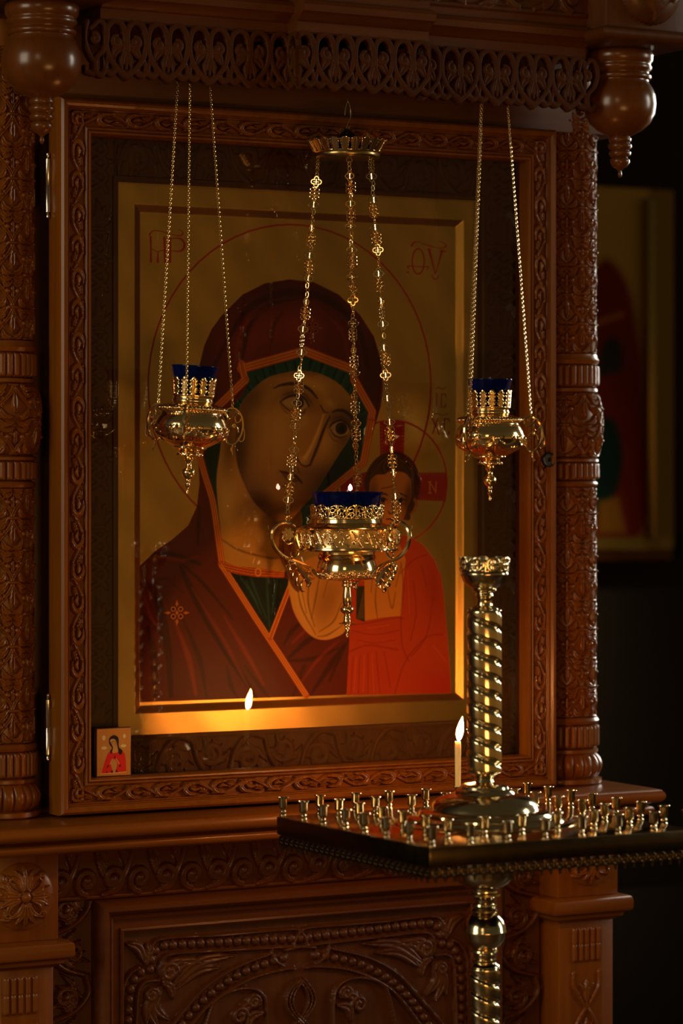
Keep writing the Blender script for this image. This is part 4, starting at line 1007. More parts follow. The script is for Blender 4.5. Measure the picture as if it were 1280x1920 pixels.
# ---- blurred icon on the far wall
YF = 2.55
def far_pt(px, py): return on_plane(px, py, YF)
bx0, bz1 = far_pt(1040, 345); bx1, bz0 = far_pt(1262, 1030)
far = thing('far_icon', 'out of focus gold-framed icon of a red-robed figure beyond the right column', 'icon', ((bx0 + bx1) / 2, YF, bz0))
xs = np.linspace(bx0, bx1, 120); zs = np.linspace(bz0, bz1, 240); XF, ZF = np.meshgrid(xs, zs, indexing='ij'); PA, PB = to_px(XF, np.full_like(XF, YF), ZF)
cf_ = Canvas(PA, PB, (150, 122, 52), .5)
cf_.fill([(1040, 520), (1110, 500), (1140, 485), (1175, 530), (1195, 620), (1205, 760), (1200, 1005), (1040, 1005)], (110, 26, 14), 8, True)
cf_.fill([(1110, 800), (1150, 790), (1165, 860), (1150, 930), (1110, 960)], (10, 44, 44), 6, True); cf_.fill([(1135, 640), (1160, 640), (1165, 690), (1120, 700)], (40, 44, 50), 6, True)
cf_.stroke([(1120, 605), (1165, 590)], 10, (170, 110, 40), 5); cf_.fill([(1120, 940), (1160, 930), (1175, 1000), (1120, 1000)], (150, 100, 30), 6)
cf_.fill([(1216, 340), (1262, 340), (1262, 1035), (1214, 1035)], (80, 62, 26), 3, gold=.3); cf_.fill([(1040, 1008), (1262, 1008), (1262, 1030), (1040, 1030)], (120, 100, 46), 4, gold=.3)
paint_mesh('painted_panel', np.stack([XF, np.full_like(XF, YF), ZF], -1), cf_, M['paintfar'], far)
mb = MB(); ga, gz = far_pt(1204, 372); gb, gz0 = far_pt(1218, 1010)
box(mb, ga, gb, YF - .03, YF - .001, gz0, gz, .006); tag(build('gilt_moulding', mb, M['brassdull'], far), 'gilt inner moulding')
mb = MB(); box(mb, bx0 - .04, bx1, YF + .004, YF + .04, bz0 - .03, bz1, .004); build('frame', mb, M['dark'], far)
mb = MB(); box(mb, bx0 - .3, bx1 + .8, YF + .05, 3.19, .42, bz0 - .03, .004); struct('trim_2', mb, M['wall'])
# ================================================================== brass candle stand
SX, SY, HW = .0120, -.5605, .2195
stand = thing('candle_stand', 'brass church candle stand with a square tray of candle cups on a twisted column', 'candle stand', (SX + .0034, SY, 0))
PXc = (SX + .0034, SY)
kz = .0007694
def zy(y): return 1.55 - (y - 893) * kz
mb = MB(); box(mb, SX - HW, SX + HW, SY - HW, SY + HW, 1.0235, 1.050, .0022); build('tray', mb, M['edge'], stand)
mb = MB(); box(mb, SX - HW + .0025, SX + HW - .0025, SY - HW + .0025, SY + HW - .0025, 1.0490, 1.0506, .0003); tag(build('tray_top', mb, M['plate'], stand), 'polished tray surface')
def skirt_tile():
    R = Relief(0, .0155, -.024, .004, .0009); R.wrapu = .0155
    R.stroke([(0, .002), (.0155, .002)], .0035, .8, n=1)
    t = np.linspace(0, 2 * PI, 17)
    R.stroke(np.stack([.00775 + .0054 * np.cos(t), -.0085 + .0062 * np.sin(t)], -1), .0021, 1, n=1)
    R.stroke([(.00775, -.003), (.00775, -.014)], .0016, .9, n=1); R.stroke([(.003, -.0085), (.0125, -.0085)], .0014, .9, n=1)
    R.stroke([(.0, -.0045), (0, -.013)], .0020, .8, n=1); R.stroke([(0, -.0145), (.0035, -.0125)], .0016, .8, n=1); R.stroke([(.0155, -.0145), (.012, -.0125)], .0016, .8, n=1)
    R.stroke([(.00775, -.0150), (.00775, -.0215)], [.0034, .0014], 1, n=1)
    return R
SK_ = skirt_tile(); sh_ = tile_to(SK_, 28)
for ax, sg in (('x', -1), ('y', -1), ('x', 1), ('y', 1)):
    d = HW - .004; n = sh_.shape[0]; L = np.linspace(-d, d, n); mb = MB()
    def pf(i, j, h, ax=ax, sg=sg):
        z = 1.024 + SK_.v[j]
        if ax == 'y': return np.stack([SX - sg * L[i] * 1, np.full(len(i), SY + sg * (d + 0)) + sg * h, z], -1)
        return np.stack([np.full(len(i), SX + sg * d) + sg * h, SY + sg * L[i], z], -1)
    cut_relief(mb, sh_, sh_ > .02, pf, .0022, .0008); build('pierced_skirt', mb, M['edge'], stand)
cupp = [(.0044, 0), (.0050, .0012), (.0046, .0026), (.0028, .0040), (.0030, .0050), (.0044, .0064), (.0044, .0076), (.0028, .0092), (.0030, .0104), (.0052, .0118), (.0061, .0135), (.0061, .0252), (.0064, .0262), (.0086, .0270), (.0088, .0277), (.0084, .0282), (.0060, .0278), (.0052, .0262), (.0050, .0240), (.0050, .0150), (.0001, .0148)]
cm = None; pitch = .0605
cups = {}
for i in range(8):
    for j in range(8):
        if 2 <= i <= 5 and 2 <= j <= 5: continue
        x = SX + (i - 3.5) * pitch + random.uniform(-.0015, .0015); y = SY + (j - 3.5) * pitch + random.uniform(-.0015, .0015)
        if cm is None:
            o = build('candle_cup', lathe(MB(), cupp, 24, (0, 0), capt=False), M['brass'], None, sharp=50); cm = o.data
        else:
            o = bpy.data.objects.new('candle_cup', cm); COL.objects.link(o)
        o.parent = stand; o.location = (x - PXc[0], y - SY, 1.0505); o.rotation_euler = (random.uniform(-.03, .03), random.uniform(-.03, .03), random.uniform(0, 6)); ORG[o.name] = np.zeros(3)
        cups[(i, j)] = (x, y)
# stepped base on the tray
tb = [(.132, 1.0502), (.133, 1.0520), (.130, 1.0535), (.116, 1.0545), (.114, 1.0580), (.110, 1.0605), (.098, 1.0615), (.095, 1.0660), (.090, 1.0685), (.079, 1.0695), (.078, 1.0715), (.076, 1.078), (.068, 1.0855), (.055, 1.0905), (.044, 1.0930), (.043, 1.0950), (.040, 1.0985), (.036, 1.1000), (.035, 1.1030), (.030, 1.1060), (.022, 1.1070), (.014, 1.1090), (.0125, 1.1130), (.015, 1.1180), (.020, 1.1205), (.0225, 1.1225)]
build('stepped_base', lathe(MB(), tb, 72, PXc, capt=True), M['brass'], stand, sharp=32)
def twisted(z0, z1, R, c, a=.0034, rise=.049, starts=2):
    nz = int((z1 - z0) / .0014); na = 72
    th = np.linspace(0, 2 * PI, na, endpoint=False)[:, None]; z = np.linspace(z0, z1, nz)[None, :]
    ph = (starts * th / (2 * PI) + starts * z / rise) % 1.0
    dd = np.minimum(ph, 1 - ph)
    e = np.clip(np.minimum(z - z0, z1 - z) / .008, 0, 1)
    r = R - a * np.exp(-(dd / .095) ** 2) * e - .0005 * (1 - np.sqrt(np.clip(1 - (1 - 2 * dd) ** 2, 0, 1))) * e - .003 * (1 - np.sqrt(np.clip(1 - (1 - np.clip(np.minimum(z - z0, z1 - z) / .004, 0, 1)) ** 2, 0, 1)))
    mb = MB(); mb.add(np.stack([c[0] + r * np.cos(th), c[1] + r * np.sin(th), z + 0 * th], -1), grid_faces(na, nz, cu=True))
    mb.F.append([np.arange(na)[::-1] * nz, np.arange(na) * nz + nz - 1]); return mb
build('twisted_column', twisted(1.1215, zy(1142), .0254, PXc), M['brass'], stand, sharp=60)
cb = [(.0205, zy(1142)), (.0190, zy(1139)), (.0120, zy(1135)), (.0105, zy(1127)), (.0125, zy(1120)), (.0145, zy(1118)), (.0125, zy(1116)), (.0120, zy(1112)), (.0165, zy(1109)), (.0185, zy(1106)), (.0170, zy(1104)), (.0240, zy(1099)), (.0305, zy(1090)), (.0335, zy(1081)), (.0350, zy(1078)), (.0350, zy(1074)), (.0335, zy(1072)), (.0330, zy(1069)), (.031, zy(1072)), (.029, zy(1086)), (.02, zy(1094)), (.0001, zy(1096))]
crown = build('crown_bowl', lathe(MB(), cb, 48, PXc), M['brass'], stand, sharp=45)
R = Relief(0, .0235, 0, .0215, .0009); R.wrapu = .0235; t = np.linspace(0, 2 * PI, 19)
R.stroke([(0, .001), (.0235, .001)], .002, .8, n=1)
R.stroke(np.stack([.01175 + .0088 * np.cos(t), .0105 + .0092 * np.sin(t)], -1), .0028, 1, n=1)
R.stroke([(.01175, .002), (.01175, .019)], .0022, 1, n=1); R.stroke([(.004, .0105), (.0195, .0105)], .0022, 1, n=1); R.dot(.01175, .0105, .0035, 1.1)
R.stroke([(0, .001), (0, .012)], .0028, .9, n=1); R.dot(0, .013, .0030, 1)
H = tile_to(R, 9); na = H.shape[0] - 1; mb = MB()
cut_relief(mb, H, H > .02, lambda i, j, h: np.stack([PXc[0] + (.0338 + .0015 * R.v[j] / .0215 + h) * np.cos(2 * PI * i / na), PXc[1] + (.0338 + .0015 * R.v[j] / .0215 + h) * np.sin(2 * PI * i / na), zy(1071.5) + R.v[j]], -1), .002, .0008)
build('pierced_rim', mb, M['brass'], crown)
ub = [(.055, 1.0232), (.055, 1.0180), (.050, 1.0120), (.046, .9990), (.044, .9860), (.042, zy(1640)), (.0415, zy(1645)), (.037, zy(1655)), (.028, zy(1663)), (.019, zy(1666)), (.0185, zy(1669)), (.0190, zy(1673)), (.0235, zy(1675)), (.0235, zy(1679)), (.0165, zy(1682)), (.0140, zy(1688)), (.0140, zy(1692)), (.0175, zy(1694)), (.0180, zy(1698)), (.0150, zy(1701)), (.0200, zy(1706)), (.0200, zy(1709)), (.018, zy(1711))][::-1]
build('under_bowl', lathe(MB(), ub, 48, PXc), M['brass'], stand, sharp=45)
b = [(.0165, zy(1712)), (.0215, zy(1716)), (.0272, zy(1725)), (.0308, zy(1737)), (.0314, zy(1744)), (.0320, zy(1745.5)), (.0320, zy(1748)), (.0314, zy(1749.5)), (.0300, zy(1760)), (.0255, zy(1770)), (.0190, zy(1777)), (.0165, zy(1779)), (.0195, zy(1781)), (.0200, zy(1784)), (.0165, zy(1787)), (.0145, zy(1791)), (.0145, zy(1796)), (.0180, zy(1799)), (.0180, zy(1802)), (.0165, zy(1804)), (.0215, zy(1809)), (.0225, zy(1813))][::-1]
build('ball_knop', lathe(MB(), b, 48, PXc), M['brass'], stand, sharp=45)
build('twisted_column', twisted(.20, zy(1813) + .001, .0236, PXc), M['brass'], stand, sharp=60)
ft = [(.150, .0), (.152, .012), (.140, .022), (.118, .030), (.112, .045), (.090, .060), (.055, .085), (.038, .110), (.034, .130), (.040, .140), (.040, .150), (.028, .160), (.024, .180), (.0275, .195), (.0236, .203)]
build('foot', lathe(MB(), ft, 56, PXc), M['brass'], stand, sharp=45)

# ---- the one lit candle
cx_, cy_ = cups[(5, 7)]
bx, by = cx_ - .0012, cy_; bz = 1.0500 + .0150
def at_depth(px, py, Y):
    x, z = on_plane(px, py, Y); return np.array([x, Y, z])
top = at_depth(858.0, 1390, by + .001); bot = np.array([bx, by, bz]); axis = top - bot
cdl = thing('candle', 'short lit beeswax candle leaning in a back-row cup beside the twisted column', 'candle', tuple(bot))
P = np.array([bot + axis * t for t in np.linspace(0, 1, 12)])
rad = np.r_[np.full(2, .0036), np.linspace(.0042, .0049, 9), .0042]
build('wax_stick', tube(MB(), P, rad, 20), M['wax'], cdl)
wk = [top + np.array([0, 0, -.001]), top + np.array([.0003, 0, .003]), top + np.array([.0014, 0, .0058]), top + np.array([.0030, 0, .0068])]
build('wick', tube(MB(), spline(wk, 4), .00045, 6), M['wick'], cdl)
fl = [(.0001, 0), (.0028, .0022), (.0046, .0070), (.0054, .0125), (.0050, .0185), (.0036, .0255), (.0018, .0315), (.0002, .0360)]
fb = top + np.array([.0018, 0, .0012])
mb = lathe(MB(), smooth_prof(fl, 4), 24, (0, 0), capb=False, capt=False)
mb.xf(lambda v: np.stack([v[:, 0] + fb[0] + .10 * v[:, 2] + 2.2 * v[:, 2] ** 2, v[:, 1] + fb[1], v[:, 2] + fb[2]], -1))
tag(build('flame', mb, M['flame'], cdl), 'bright candle flame')
FLAME = fb + np.array([.003, 0, .016])
# ================================================================== hanging oil lamps
CAMX = -math.degrees(YAW)      # world angle of the picture's right-hand direction
def ring_link(mb, c, d, side, ln, wd, wire, n=12, m=5):
    a = np.linspace(0, 2 * PI, n, endpoint=False)
    P = np.asarray(c)[None] + np.outer(np.cos(a) * ln / 2, d) + np.outer(np.sin(a) * wd / 2, side)
    tube(mb, P, wire, m, closed=True)
def frame_of(p0, p1):
    d = np.array(p1) - np.array(p0); L = np.linalg.norm(d); d /= L
    s = np.cross(d, [S_, C_, 0]); s /= np.linalg.norm(s); return d, s, np.cross(d, s), L
def fine_chain(mb, p0, p1, pitch=.0036):
    d, s, t, L = frame_of(p0, p1); n = int(round(L / pitch))
    for k in range(n):
        a = .45 if k % 2 == 0 else .45 + PI / 2
        sd = s * math.cos(a) + t * math.sin(a); dd = d * .93 + (s * .36 if k % 2 else s * .30); dd /= np.linalg.norm(dd)
        ring_link(mb, np.array(p0) + d * L * (k + .5) / n, dd, sd - dd * np.dot(sd, dd), L / n * 1.55, .0031, .00055, 9, 4)
    return mb
def ornate_chain(mb, p0, p1, seed):
    r = random.Random(seed); d, s, t, L = frame_of(p0, p1)
    unit = 'sssCLCsLC'; ln = {'s': .0072, 'C': .0155, 'L': .0205}; seq = []; tot = 0; k = seed * 2
    while tot < L - .006:
        c = unit[k % len(unit)]; seq.append(c); tot += ln[c]; k += 1
    sc = L / tot; pos = 0.0; P0 = np.array(p0, float)
    for i, c in enumerate(seq):
        l = ln[c] * sc; roll = r.choice([-.35, .0, .3, .2, -.15, .45, -1.0, 1.1]) + r.uniform(-.15, .15)
        sd = s * math.cos(roll) + t * math.sin(roll); wob = s * r.uniform(-.0012, .0012) * (0 < i < len(seq) - 1)
        ctr = P0 + d * (pos + l / 2) + wob; pos += l
        if c == 's': ring_link(mb, ctr, d, sd, l * 1.28, .0046, .00075, 10, 5)
        elif c == 'C':
            a = np.linspace(0, 2 * PI, 40, endpoint=False); rr = .0040 + .0040 * np.abs(np.cos(2 * a)) ** .8
            tube(mb, ctr[None] + np.outer(np.cos(a) * rr * 1.08, d) + np.outer(np.sin(a) * rr, sd), .00115, 5, closed=True)
            tube(mb, [ctr - sd * .0045, ctr, ctr + sd * .0045], .0009, 5); tube(mb, [ctr - d * .0045, ctr, ctr + d * .0045], .0009, 5)
        else:
            for u in (-.0035, .0035):
                for v in (-.0058, 0, .0058): ring_link(mb, ctr + d * v + sd * u, d, sd, .0082, .0078, .00072, 14, 4)
            for v in (-.0088, .0088): ring_link(mb, ctr + d * v, d, sd, .0064, .0056, .00095, 10, 4)

def cyl_cut(mb, R_, n, rfun, z0, amp, thick, c, T=None):
    H = tile_to(R_, n); na = H.shape[0] - 1
    def pf(i, j, h):
        a = 2 * PI * i / na; r = rfun(R_.v[j]) + h
        return np.stack([c[0] + r * np.cos(a), c[1] + r * np.sin(a), z0 + R_.v[j]], -1)
    m = H > .02
    return cut_relief(mb, H, m, pf, amp, thick)

def rot_about(pivot, ax, ang):
    m = np.array(Matrix.Rotation(ang, 3, Vector(ax))); pv = np.array(pivot)
    return lambda v: (np.asarray(v, float) - pv) @ m.T + pv

def radial(c, ang):
    d = np.array([math.cos(ang), math.sin(ang), 0.0])
    return lambda r, z: np.array([c[0] + r * d[0], c[1] + r * d[1], z]), d

def leaf_tile(w, h, full=True):
    R = Relief(0, w, 0, h, .0007); R.wrapu = w; u = w / 2
    R.stroke([(u, 0), (u, h * .97)], [w * .30, w * .24, w * .36, w * .26, w * .36, w * .12], 1.0, .35, n=1)
    for k in range(4):
        for sg in (1, -1): R.dot(u + sg * w * .30, h * (.20 + .20 * k), w * .15, .9)
    R.dot(u, h * .90, w * .24, 1.1)
    R.stroke([(0, h * .02), (w, h * .02)], h * .06, .8, n=1); R.stroke([(0, h * .30), (w, h * .30)], h * .035, .7, n=1); R.stroke([(0, h * .66), (w, h * .66)], h * .035, .7, n=1)
    return R
def fleur_tile(w, h):
    R = Relief(0, w, 0, h, .0007); R.wrapu = w; u = w / 2
    R.stroke([(u, .02 * h), (u, .96 * h)], [.07 * w, .06 * w, .10 * w, .03 * w], 1, n=1)
    for sg in (1, -1):
        R.spiral((u + sg * .24 * w, .60 * h), .20 * w, .06 * w, PI / 2 if sg > 0 else PI / 2, -1.2 * sg, .055 * w, 1)
        R.spiral((u + sg * .22 * w, .24 * h), .18 * w, .05 * w, PI, 1.2 * sg, .05 * w, 1)
        R.leaf((u, .70 * h), (u + sg * .22 * w, .92 * h), .08 * w, 1, .2 * sg)
        R.stroke([(u + sg * .5 * w, 0), (u + sg * .5 * w, .55 * h), (u + sg * .5 * w, .86 * h)], [.06 * w, .09 * w, .03 * w], 1, n=1)
        R.dot(u + sg * .5 * w, .66 * h, .11 * w, 1); R.stroke([(u + sg * .5 * w, .1 * h), (u + sg * .2 * w, .02 * h)], .05 * w, .8, n=1)
    R.stroke([(0, .01 * h), (w, .01 * h)], .05 * h, .8, n=1)
    return R

def blue_cup(name, label, c, zb, zt, rb, rt, xf, lit=False):
    t = thing(name, label, 'glass cup', tuple(xf([[c[0], c[1], zb]])[0]), 'blue glass cups in the lamps')
    h = zt - zb; w_ = .0022
    pr = [(.0001, zb), (rb * .9, zb), (rb, zb + .003), (rb + (rt - rb) * .40, zb + h * .5), (rt * .96, zt - .006), (rt, zt - .001), (rt - .0008, zt), (rt - w_, zt - .0015), (rt * .96 - w_, zt - .007), (rb + (rt - rb) * .40 - w_, zb + h * .5), (rb - w_, zb + .005), (.0001, zb + .004)]
    build('cup_wall', lathe(MB(), smooth_prof(pr, 3), 48, c, capb=False, capt=False).xf(xf), M['blue'], t)
    mb = lathe(MB(), [(.0001, zb + .0045), (rb - w_ - .001, zb + .006), (rb + (rt - rb) * .40 - w_ - .001, zb + h * .5), (rt * .86 - w_, zt - .014), (.0001, zt - .014)], 32, c).xf(xf)
    tag(build('oil', mb, M['oil'], t), 'dark lamp oil')
    mb = lathe(MB(), [(.0001, zt - .016), (.009, zt - .015), (.009, zt - .012), (.003, zt - .011), (.0016, zt - .004), (.0016, zt + .0030), (.0001, zt + .0035)], 16, c)
    build('wick_float', mb.xf(xf), M['iron'], t)
    if lit:
        fx = [(.0001, 0), (.0026, .002), (.0032, .0048), (.0020, .0080), (.0001, .0105)]
        mb = lathe(MB(), smooth_prof([(r, zt + .0015 + z) for r, z in fx], 4), 16, (c[0] + .004, c[1] - .003), capb=False, capt=False).xf(xf)
        tag(build('flame', mb, M['flame2'], t), 'small pinkish wick flame')
    return t
M['oil'] = plain('lamp_oil', (.010, .012, .020), .2)

def top_fitting(t, c, z, r, ztop, hook_name='hanging_hook'):
    """small disc canopy with a wire up to the soffit"""
    mb = lathe(MB(), smooth_prof([(r, z), (r + .001, z + .002), (r * .8, z + .006), (r * .4, z + .010), (.004, z + .013), (.003, z + .016)], 3), 32, c); build('canopy', mb, M['gold'], t)
    mb = MB(); tube(mb, [(c[0], c[1], z + .014), (c[0], c[1], ztop)], .0011, 6); build(hook_name, mb, M['gold'], t)

# ---- the two side lamps
def side_lamp(px_c, dz, tilt, angs, label, gl_label, canopy_px):
    YL = -.118; k = .000817 if px_c < 600 else .000893 * .985
    x, _ = on_plane(px_c, 893, YL); c = (x, YL)
    k = .000817
    z = lambda y: 1.55 - (y - 893) * k + dz
    pv = (x, YL, z(755)); axis = (S_, C_, 0)
    xf = rot_about(pv, axis, tilt)
    tip = xf([[x, YL, z(927)]])[0]
    t = thing('hanging_lamp', label, 'oil lamp', tuple(tip), 'small hanging oil lamps')
    # body with swags
    prof = np.array([(z(838), .0270), (z(832), .0365), (z(825), .0455), (z(815), .0525), (z(805), .0555), (z(795), .0550), (z(785), .0520), (z(777), .0480), (z(773), .0475), (z(770), .0500), (z(764), .0490), (z(761), .0450), (z(758), .0360)])
    fine = spline(prof, 4); rf = lambda zz: np.interp(zz, fine[:, 0], fine[:, 1])
    z0, z1 = z(838), z(758); Wn = 2 * PI * .055 / 9
    R = Relief(0, Wn, z0, z1, .0011); R.wrapu = Wn
    R.stroke([(0, z(806)), (Wn * .25, z(816)), (Wn * .5, z(820)), (Wn * .75, z(816)), (Wn, z(806))], [.0022, .0036, .0046, .0036, .0022], 1, .3)
    R.leaf((0, z(802)), (0, z(829)), .0034, 1.15); R.dot(0, z(804), .0034, 1.1)
    for sg in (1, -1): R.leaf((sg * .003, z(804)), (sg * .012, z(800)), .0026, .9); R.leaf((sg * .002, z(806)), (sg * .0065, z(824)), .0022, .9)
    for q in range(7): R.dot(Wn * (q + .5) / 7, z(767), .0030, 1.0 if q % 2 else 1.3); R.dot(Wn * q / 7, z(764) + .0012 * (q % 2), .0022, 1.0); R.dot(Wn * (q + .3) / 7, z(771), .0018, .8)
    build('bowl', cyl_relief(MB(), tile_to(R, 9), rf, z0, z1, .0034, c).xf(xf), M['gold'], t)
    low = [(0.0001, z(927)), (.0020, z(926)), (.0022, z(922)), (.0014, z(917)), (.0030, z(914)), (.0046, z(911)), (.0030, z(908)), (.0034, z(905)), (.0042, z(902)), (.0040, z(899)), (.0075, z(895)), (.0106, z(888)), (.0098, z(882)), (.0060, z(877)), (.0042, z(872)), (.0050, z(866)), (.0075, z(864)), (.0080, z(861)), (.0065, z(859)), (.0120, z(854)), (.0165, z(850)), (.0170, z(847)), (.0155, z(845)), (.0240, z(842)), (.0262, z(840)), (.0262, z(838.5)), (.0255, z(837.5))]
    build('finial', lathe(MB(), low, 40, c).xf(xf), M['gold'], t, sharp=50)
    g2 = Relief(0, .0105, z(860), z(847), .0009); g2.wrapu = .0105
    for q in (0, 1): g2.spiral((.003 + .005 * q, z(853)), .0022, .0006, 0, 1.2, .0009, 1)
    build('cresting', cyl_cut(MB(), Relief_like(g2), 9, lambda v: .0185, 0, .0022, .0006, c).xf(xf), M['gold'], t)
    col = [(.0300, z(756)), (.0318, z(754)), (.0318, z(751)), (.0306, z(749)), (.0308, z(746)), (.0322, z(744)), (.0322, z(742)), (.0300, z(741)), (.0295, z(750)), (.0285, z(757))]
    col = [(.0400, z(759.5)), (.0385, z(758)), (.0330, z(757))] + col
    build('collar', lathe(MB(), col, 48, c, capb=False, capt=False).xf(xf), M['gold'], t, sharp=50)
    lt = leaf_tile(2 * PI * .0318 / 14, .0285)
    build('leaf_gallery', cyl_cut(MB(), lt, 14, lambda v: .0318 + .075 * v, z(743), .0016, .0007, c).xf(xf), M['gold'], t)
    YC = -.0965; ca, _ = on_plane(canopy_px, 893, YC); zc = 2.186 + min(0, dz)
    top_fitting(t, (ca, YC), zc, .0285, 2.2355)
    for a in angs:
        A = math.radians(a + CAMX); pt, d = radial(c, A)
        mb = MB(); n_ = np.array([-d[1], d[0], 0])
        def sc(pts, r, w=6): tube(mb, spline([pt(q, z(y)) for q, y in pts], 6), np.asarray(r) * 1.35, w)
        sc([(.0545, 775), (.0560, 765), (.0640, 760), (.0740, 763), (.0820, 775), (.0850, 792), (.0820, 812), (.0740, 826), (.0640, 828), (.0590, 818), (.0610, 806), (.0690, 802)], np.r_[np.linspace(.0011, .0019, 30), np.linspace(.0019, .0008, 37)])
        sc([(.0740, 763), (.0690, 774), (.0610, 780), (.0570, 772), (.0600, 766), (.0650, 769)], .0010)
        sc([(.0820, 775), (.0800, 784), (.0740, 786), (.0715, 778), (.0740, 772)], .0009)
        sc([(.0850, 792), (.0885, 804), (.0880, 818), (.0830, 822), (.0800, 818)], .0009)
        sc([(.0620, 800), (.0680, 792), (.0760, 796), (.0790, 806)], .0009)
        sc([(.0560, 815), (.0590, 818)], .0012); sc([(.0700, 828), (.0690, 838), (.0715, 846)], np.linspace(.0014, .0007, 13))
        lathe(mb, [(.0001, z(850)), (.0016, z(848)), (.0018, z(846)), (.0001, z(843))], 10, tuple(pt(.0717, 0)[:2]))
        sc([(.0480, 806), (.0570, 816)], .0012)
        for q in range(5):
            b_ = q * 2 * PI / 5; p0 = pt(.0710 + .0022 * math.cos(b_), z(793) + .0022 * math.sin(b_)); tube(mb, [p0 - n_ * .0012, p0 + n_ * .0012], .0013, 6)
        build('scroll_handle', mb.xf(xf), M['gold'], t)
        hp = xf([pt(.0665, z(759))])[0]; lk = MB(); ring_link(lk, hp + np.array([0, 0, .002]), np.array([0, 0, 1.]), n_, .0075, .0050, .0007)
        ct = np.array([ca + .0265 * math.cos(A), YC + .0265 * math.sin(A), zc])
        fine_chain(lk, hp + np.array([0, 0, .005]), ct)
        build('chain', lk, M['chain'], t)
    blue_cup('votive_cup', gl_label, c, z(755) + .001, z(686), .0250, .0365, xf)
    return t
def Relief_like(R):
    return R
side_lamp(361, 0.0, math.radians(3.4), (-95, 25, 145), 'small gilded oil lamp with blue glass, leftmost of the three hanging lamps', 'small blue glass cup in the leftmost hanging lamp', 361)
side_lamp(918, -.0120, 0.0, (2, 121, 239), 'small gilded oil lamp with blue glass, rightmost, hanging beside the door keyhole', 'small blue glass cup in the rightmost hanging lamp by the keyhole', 919)

# ---- the large lamp in the middle
YL = -.118; xc, _ = on_plane(650.5, 893, YL); c = (xc, YL); kc = .00084
z = lambda y: 1.55 - (y - 893) * kc
T0 = lambda v: np.asarray(v, float)
big = thing('hanging_lamp', 'large gilded oil lamp with leaf crown on ornate chains, middle of the three', 'oil lamp', (xc, YL, z(1195)))
bd = [(.0070, z(1092)), (.0190, z(1090)), (.0330, z(1087)), (.0430, z(1083)), (.0450, z(1080)), (.0475, z(1078)), (.0480, z(1070)), (.0475, z(1063)), (.0455, z(1055)), (.0440, z(1050)), (.0455, z(1047)), (.0465, z(1044)), (.0455, z(1041)), (.0440, z(1039)), (.0440, z(1036)), (.0600, z(1034)), (.0800, z(1032.5)), (.0815, z(1030)), (.0810, z(1027)), (.0785, z(1026)), (.0780, z(1000)), (.0785, z(993)), (.0800, z(992)), (.0815, z(989)), (.0800, z(986.5)), (.0720, z(985)), (.0620, z(983)), (.0560, z(980)), (.0550, z(974)), (.0565, z(972)), (.0565, z(970)), (.0540, z(969)), (.0530, z(980))]
build('bowl', lathe(MB(), bd, 80, c, capt=False), M['gold'], big, sharp=40)
def s_band(w, h):
    R = Relief(0, w, 0, h, .0009); R.wrapu = w
    R.stroke([(.10 * w, .92 * h), (.32 * w, .80 * h), (.50 * w, .5 * h), (.70 * w, .2 * h), (.92 * w, .08 * h)], [.10 * w, .13 * w, .16 * w, .13 * w, .10 * w], 1.0, .4)
    R.spiral((.30 * w, .30 * h), .17 * w, .05 * w, PI / 2, 1.1, .08 * w, .9); R.spiral((.78 * w, .68 * h), .17 * w, .05 * w, -PI / 2, 1.1, .08 * w, .9)
    R.leaf((.5 * w, .5 * h), (.28 * w, .66 * h), .08 * w, .9); R.leaf((.5 * w, .5 * h), (.72 * w, .38 * h), .08 * w, .9)
    R.dot(.02 * w, .5 * h, .08 * w, 1)
    return R
hb = z(993) - z(1026); sb = s_band(2 * PI * .081 / 25, hb)
build('pierced_band', cyl_cut(MB(), sb, 25, lambda v: .0790, z(1026), .0030, .0006, c), M['goldrough'], big)
hb = z(1071) - z(1086); R = Relief(0, .0125, 0, hb, .0009); R.wrapu = .0125
R.spiral((.0035, hb * .45), .0028, .0008, 0, 1.2, .0012, 1); R.dot(.0095, hb * .6, .0028, 1.1); R.dot(.0075, hb * .22, .0020, 1); R.dot(.0118, hb * .28, .0020, 1); R.dot(.0065, hb * .8, .0018, 1); R.dot(.0002, hb * .8, .0020, 1); R.dot(.002, hb * .12, .0016, 1)
zt_ = z(1086)
build('garland', cyl_relief(MB(), tile_to(R, 24), lambda zz: np.interp(zz, [z(1086), z(1083), z(1080), z(1078), z(1071)], [.0400, .0435, .0460, .0475, .0478]), z(1086), z(1071), .0038, c), M['goldrough'], big)
ftl = fleur_tile(2 * PI * .0555 / 12, z(945) - z(972))
build('pierced_gallery', cyl_cut(MB(), ftl, 12, lambda v: .0558 + .03 * v, z(972), .0018, .0007, c), M['gold'], big)
fn = [(.0001, z(1196)), (.0024, z(1194)), (.0026, z(1190)), (.0018, z(1186)), (.0036, z(1182)), (.0038, z(1178)), (.0026, z(1175)), (.0044, z(1173)), (.0040, z(1170)), (.0060, z(1169)), (.0130, z(1169.5)), (.0132, z(1168.5)), (.0060, z(1165)), (.0052, z(1160)), (.0056, z(1157)), (.0044, z(1154)), (.0060, z(1151)), (.0105, z(1146)), (.0112, z(1142)), (.0090, z(1137)), (.0062, z(1133)), (.0075, z(1128)), (.0072, z(1118)), (.0060, z(1106)), (.0056, z(1101)), (.0082, z(1099)), (.0084, z(1095)), (.0070, z(1092)), (.0066, z(1090))]
build('finial', lathe(MB(), fn, 40, c), M['gold'], big, sharp=50)
zcr = z(294)
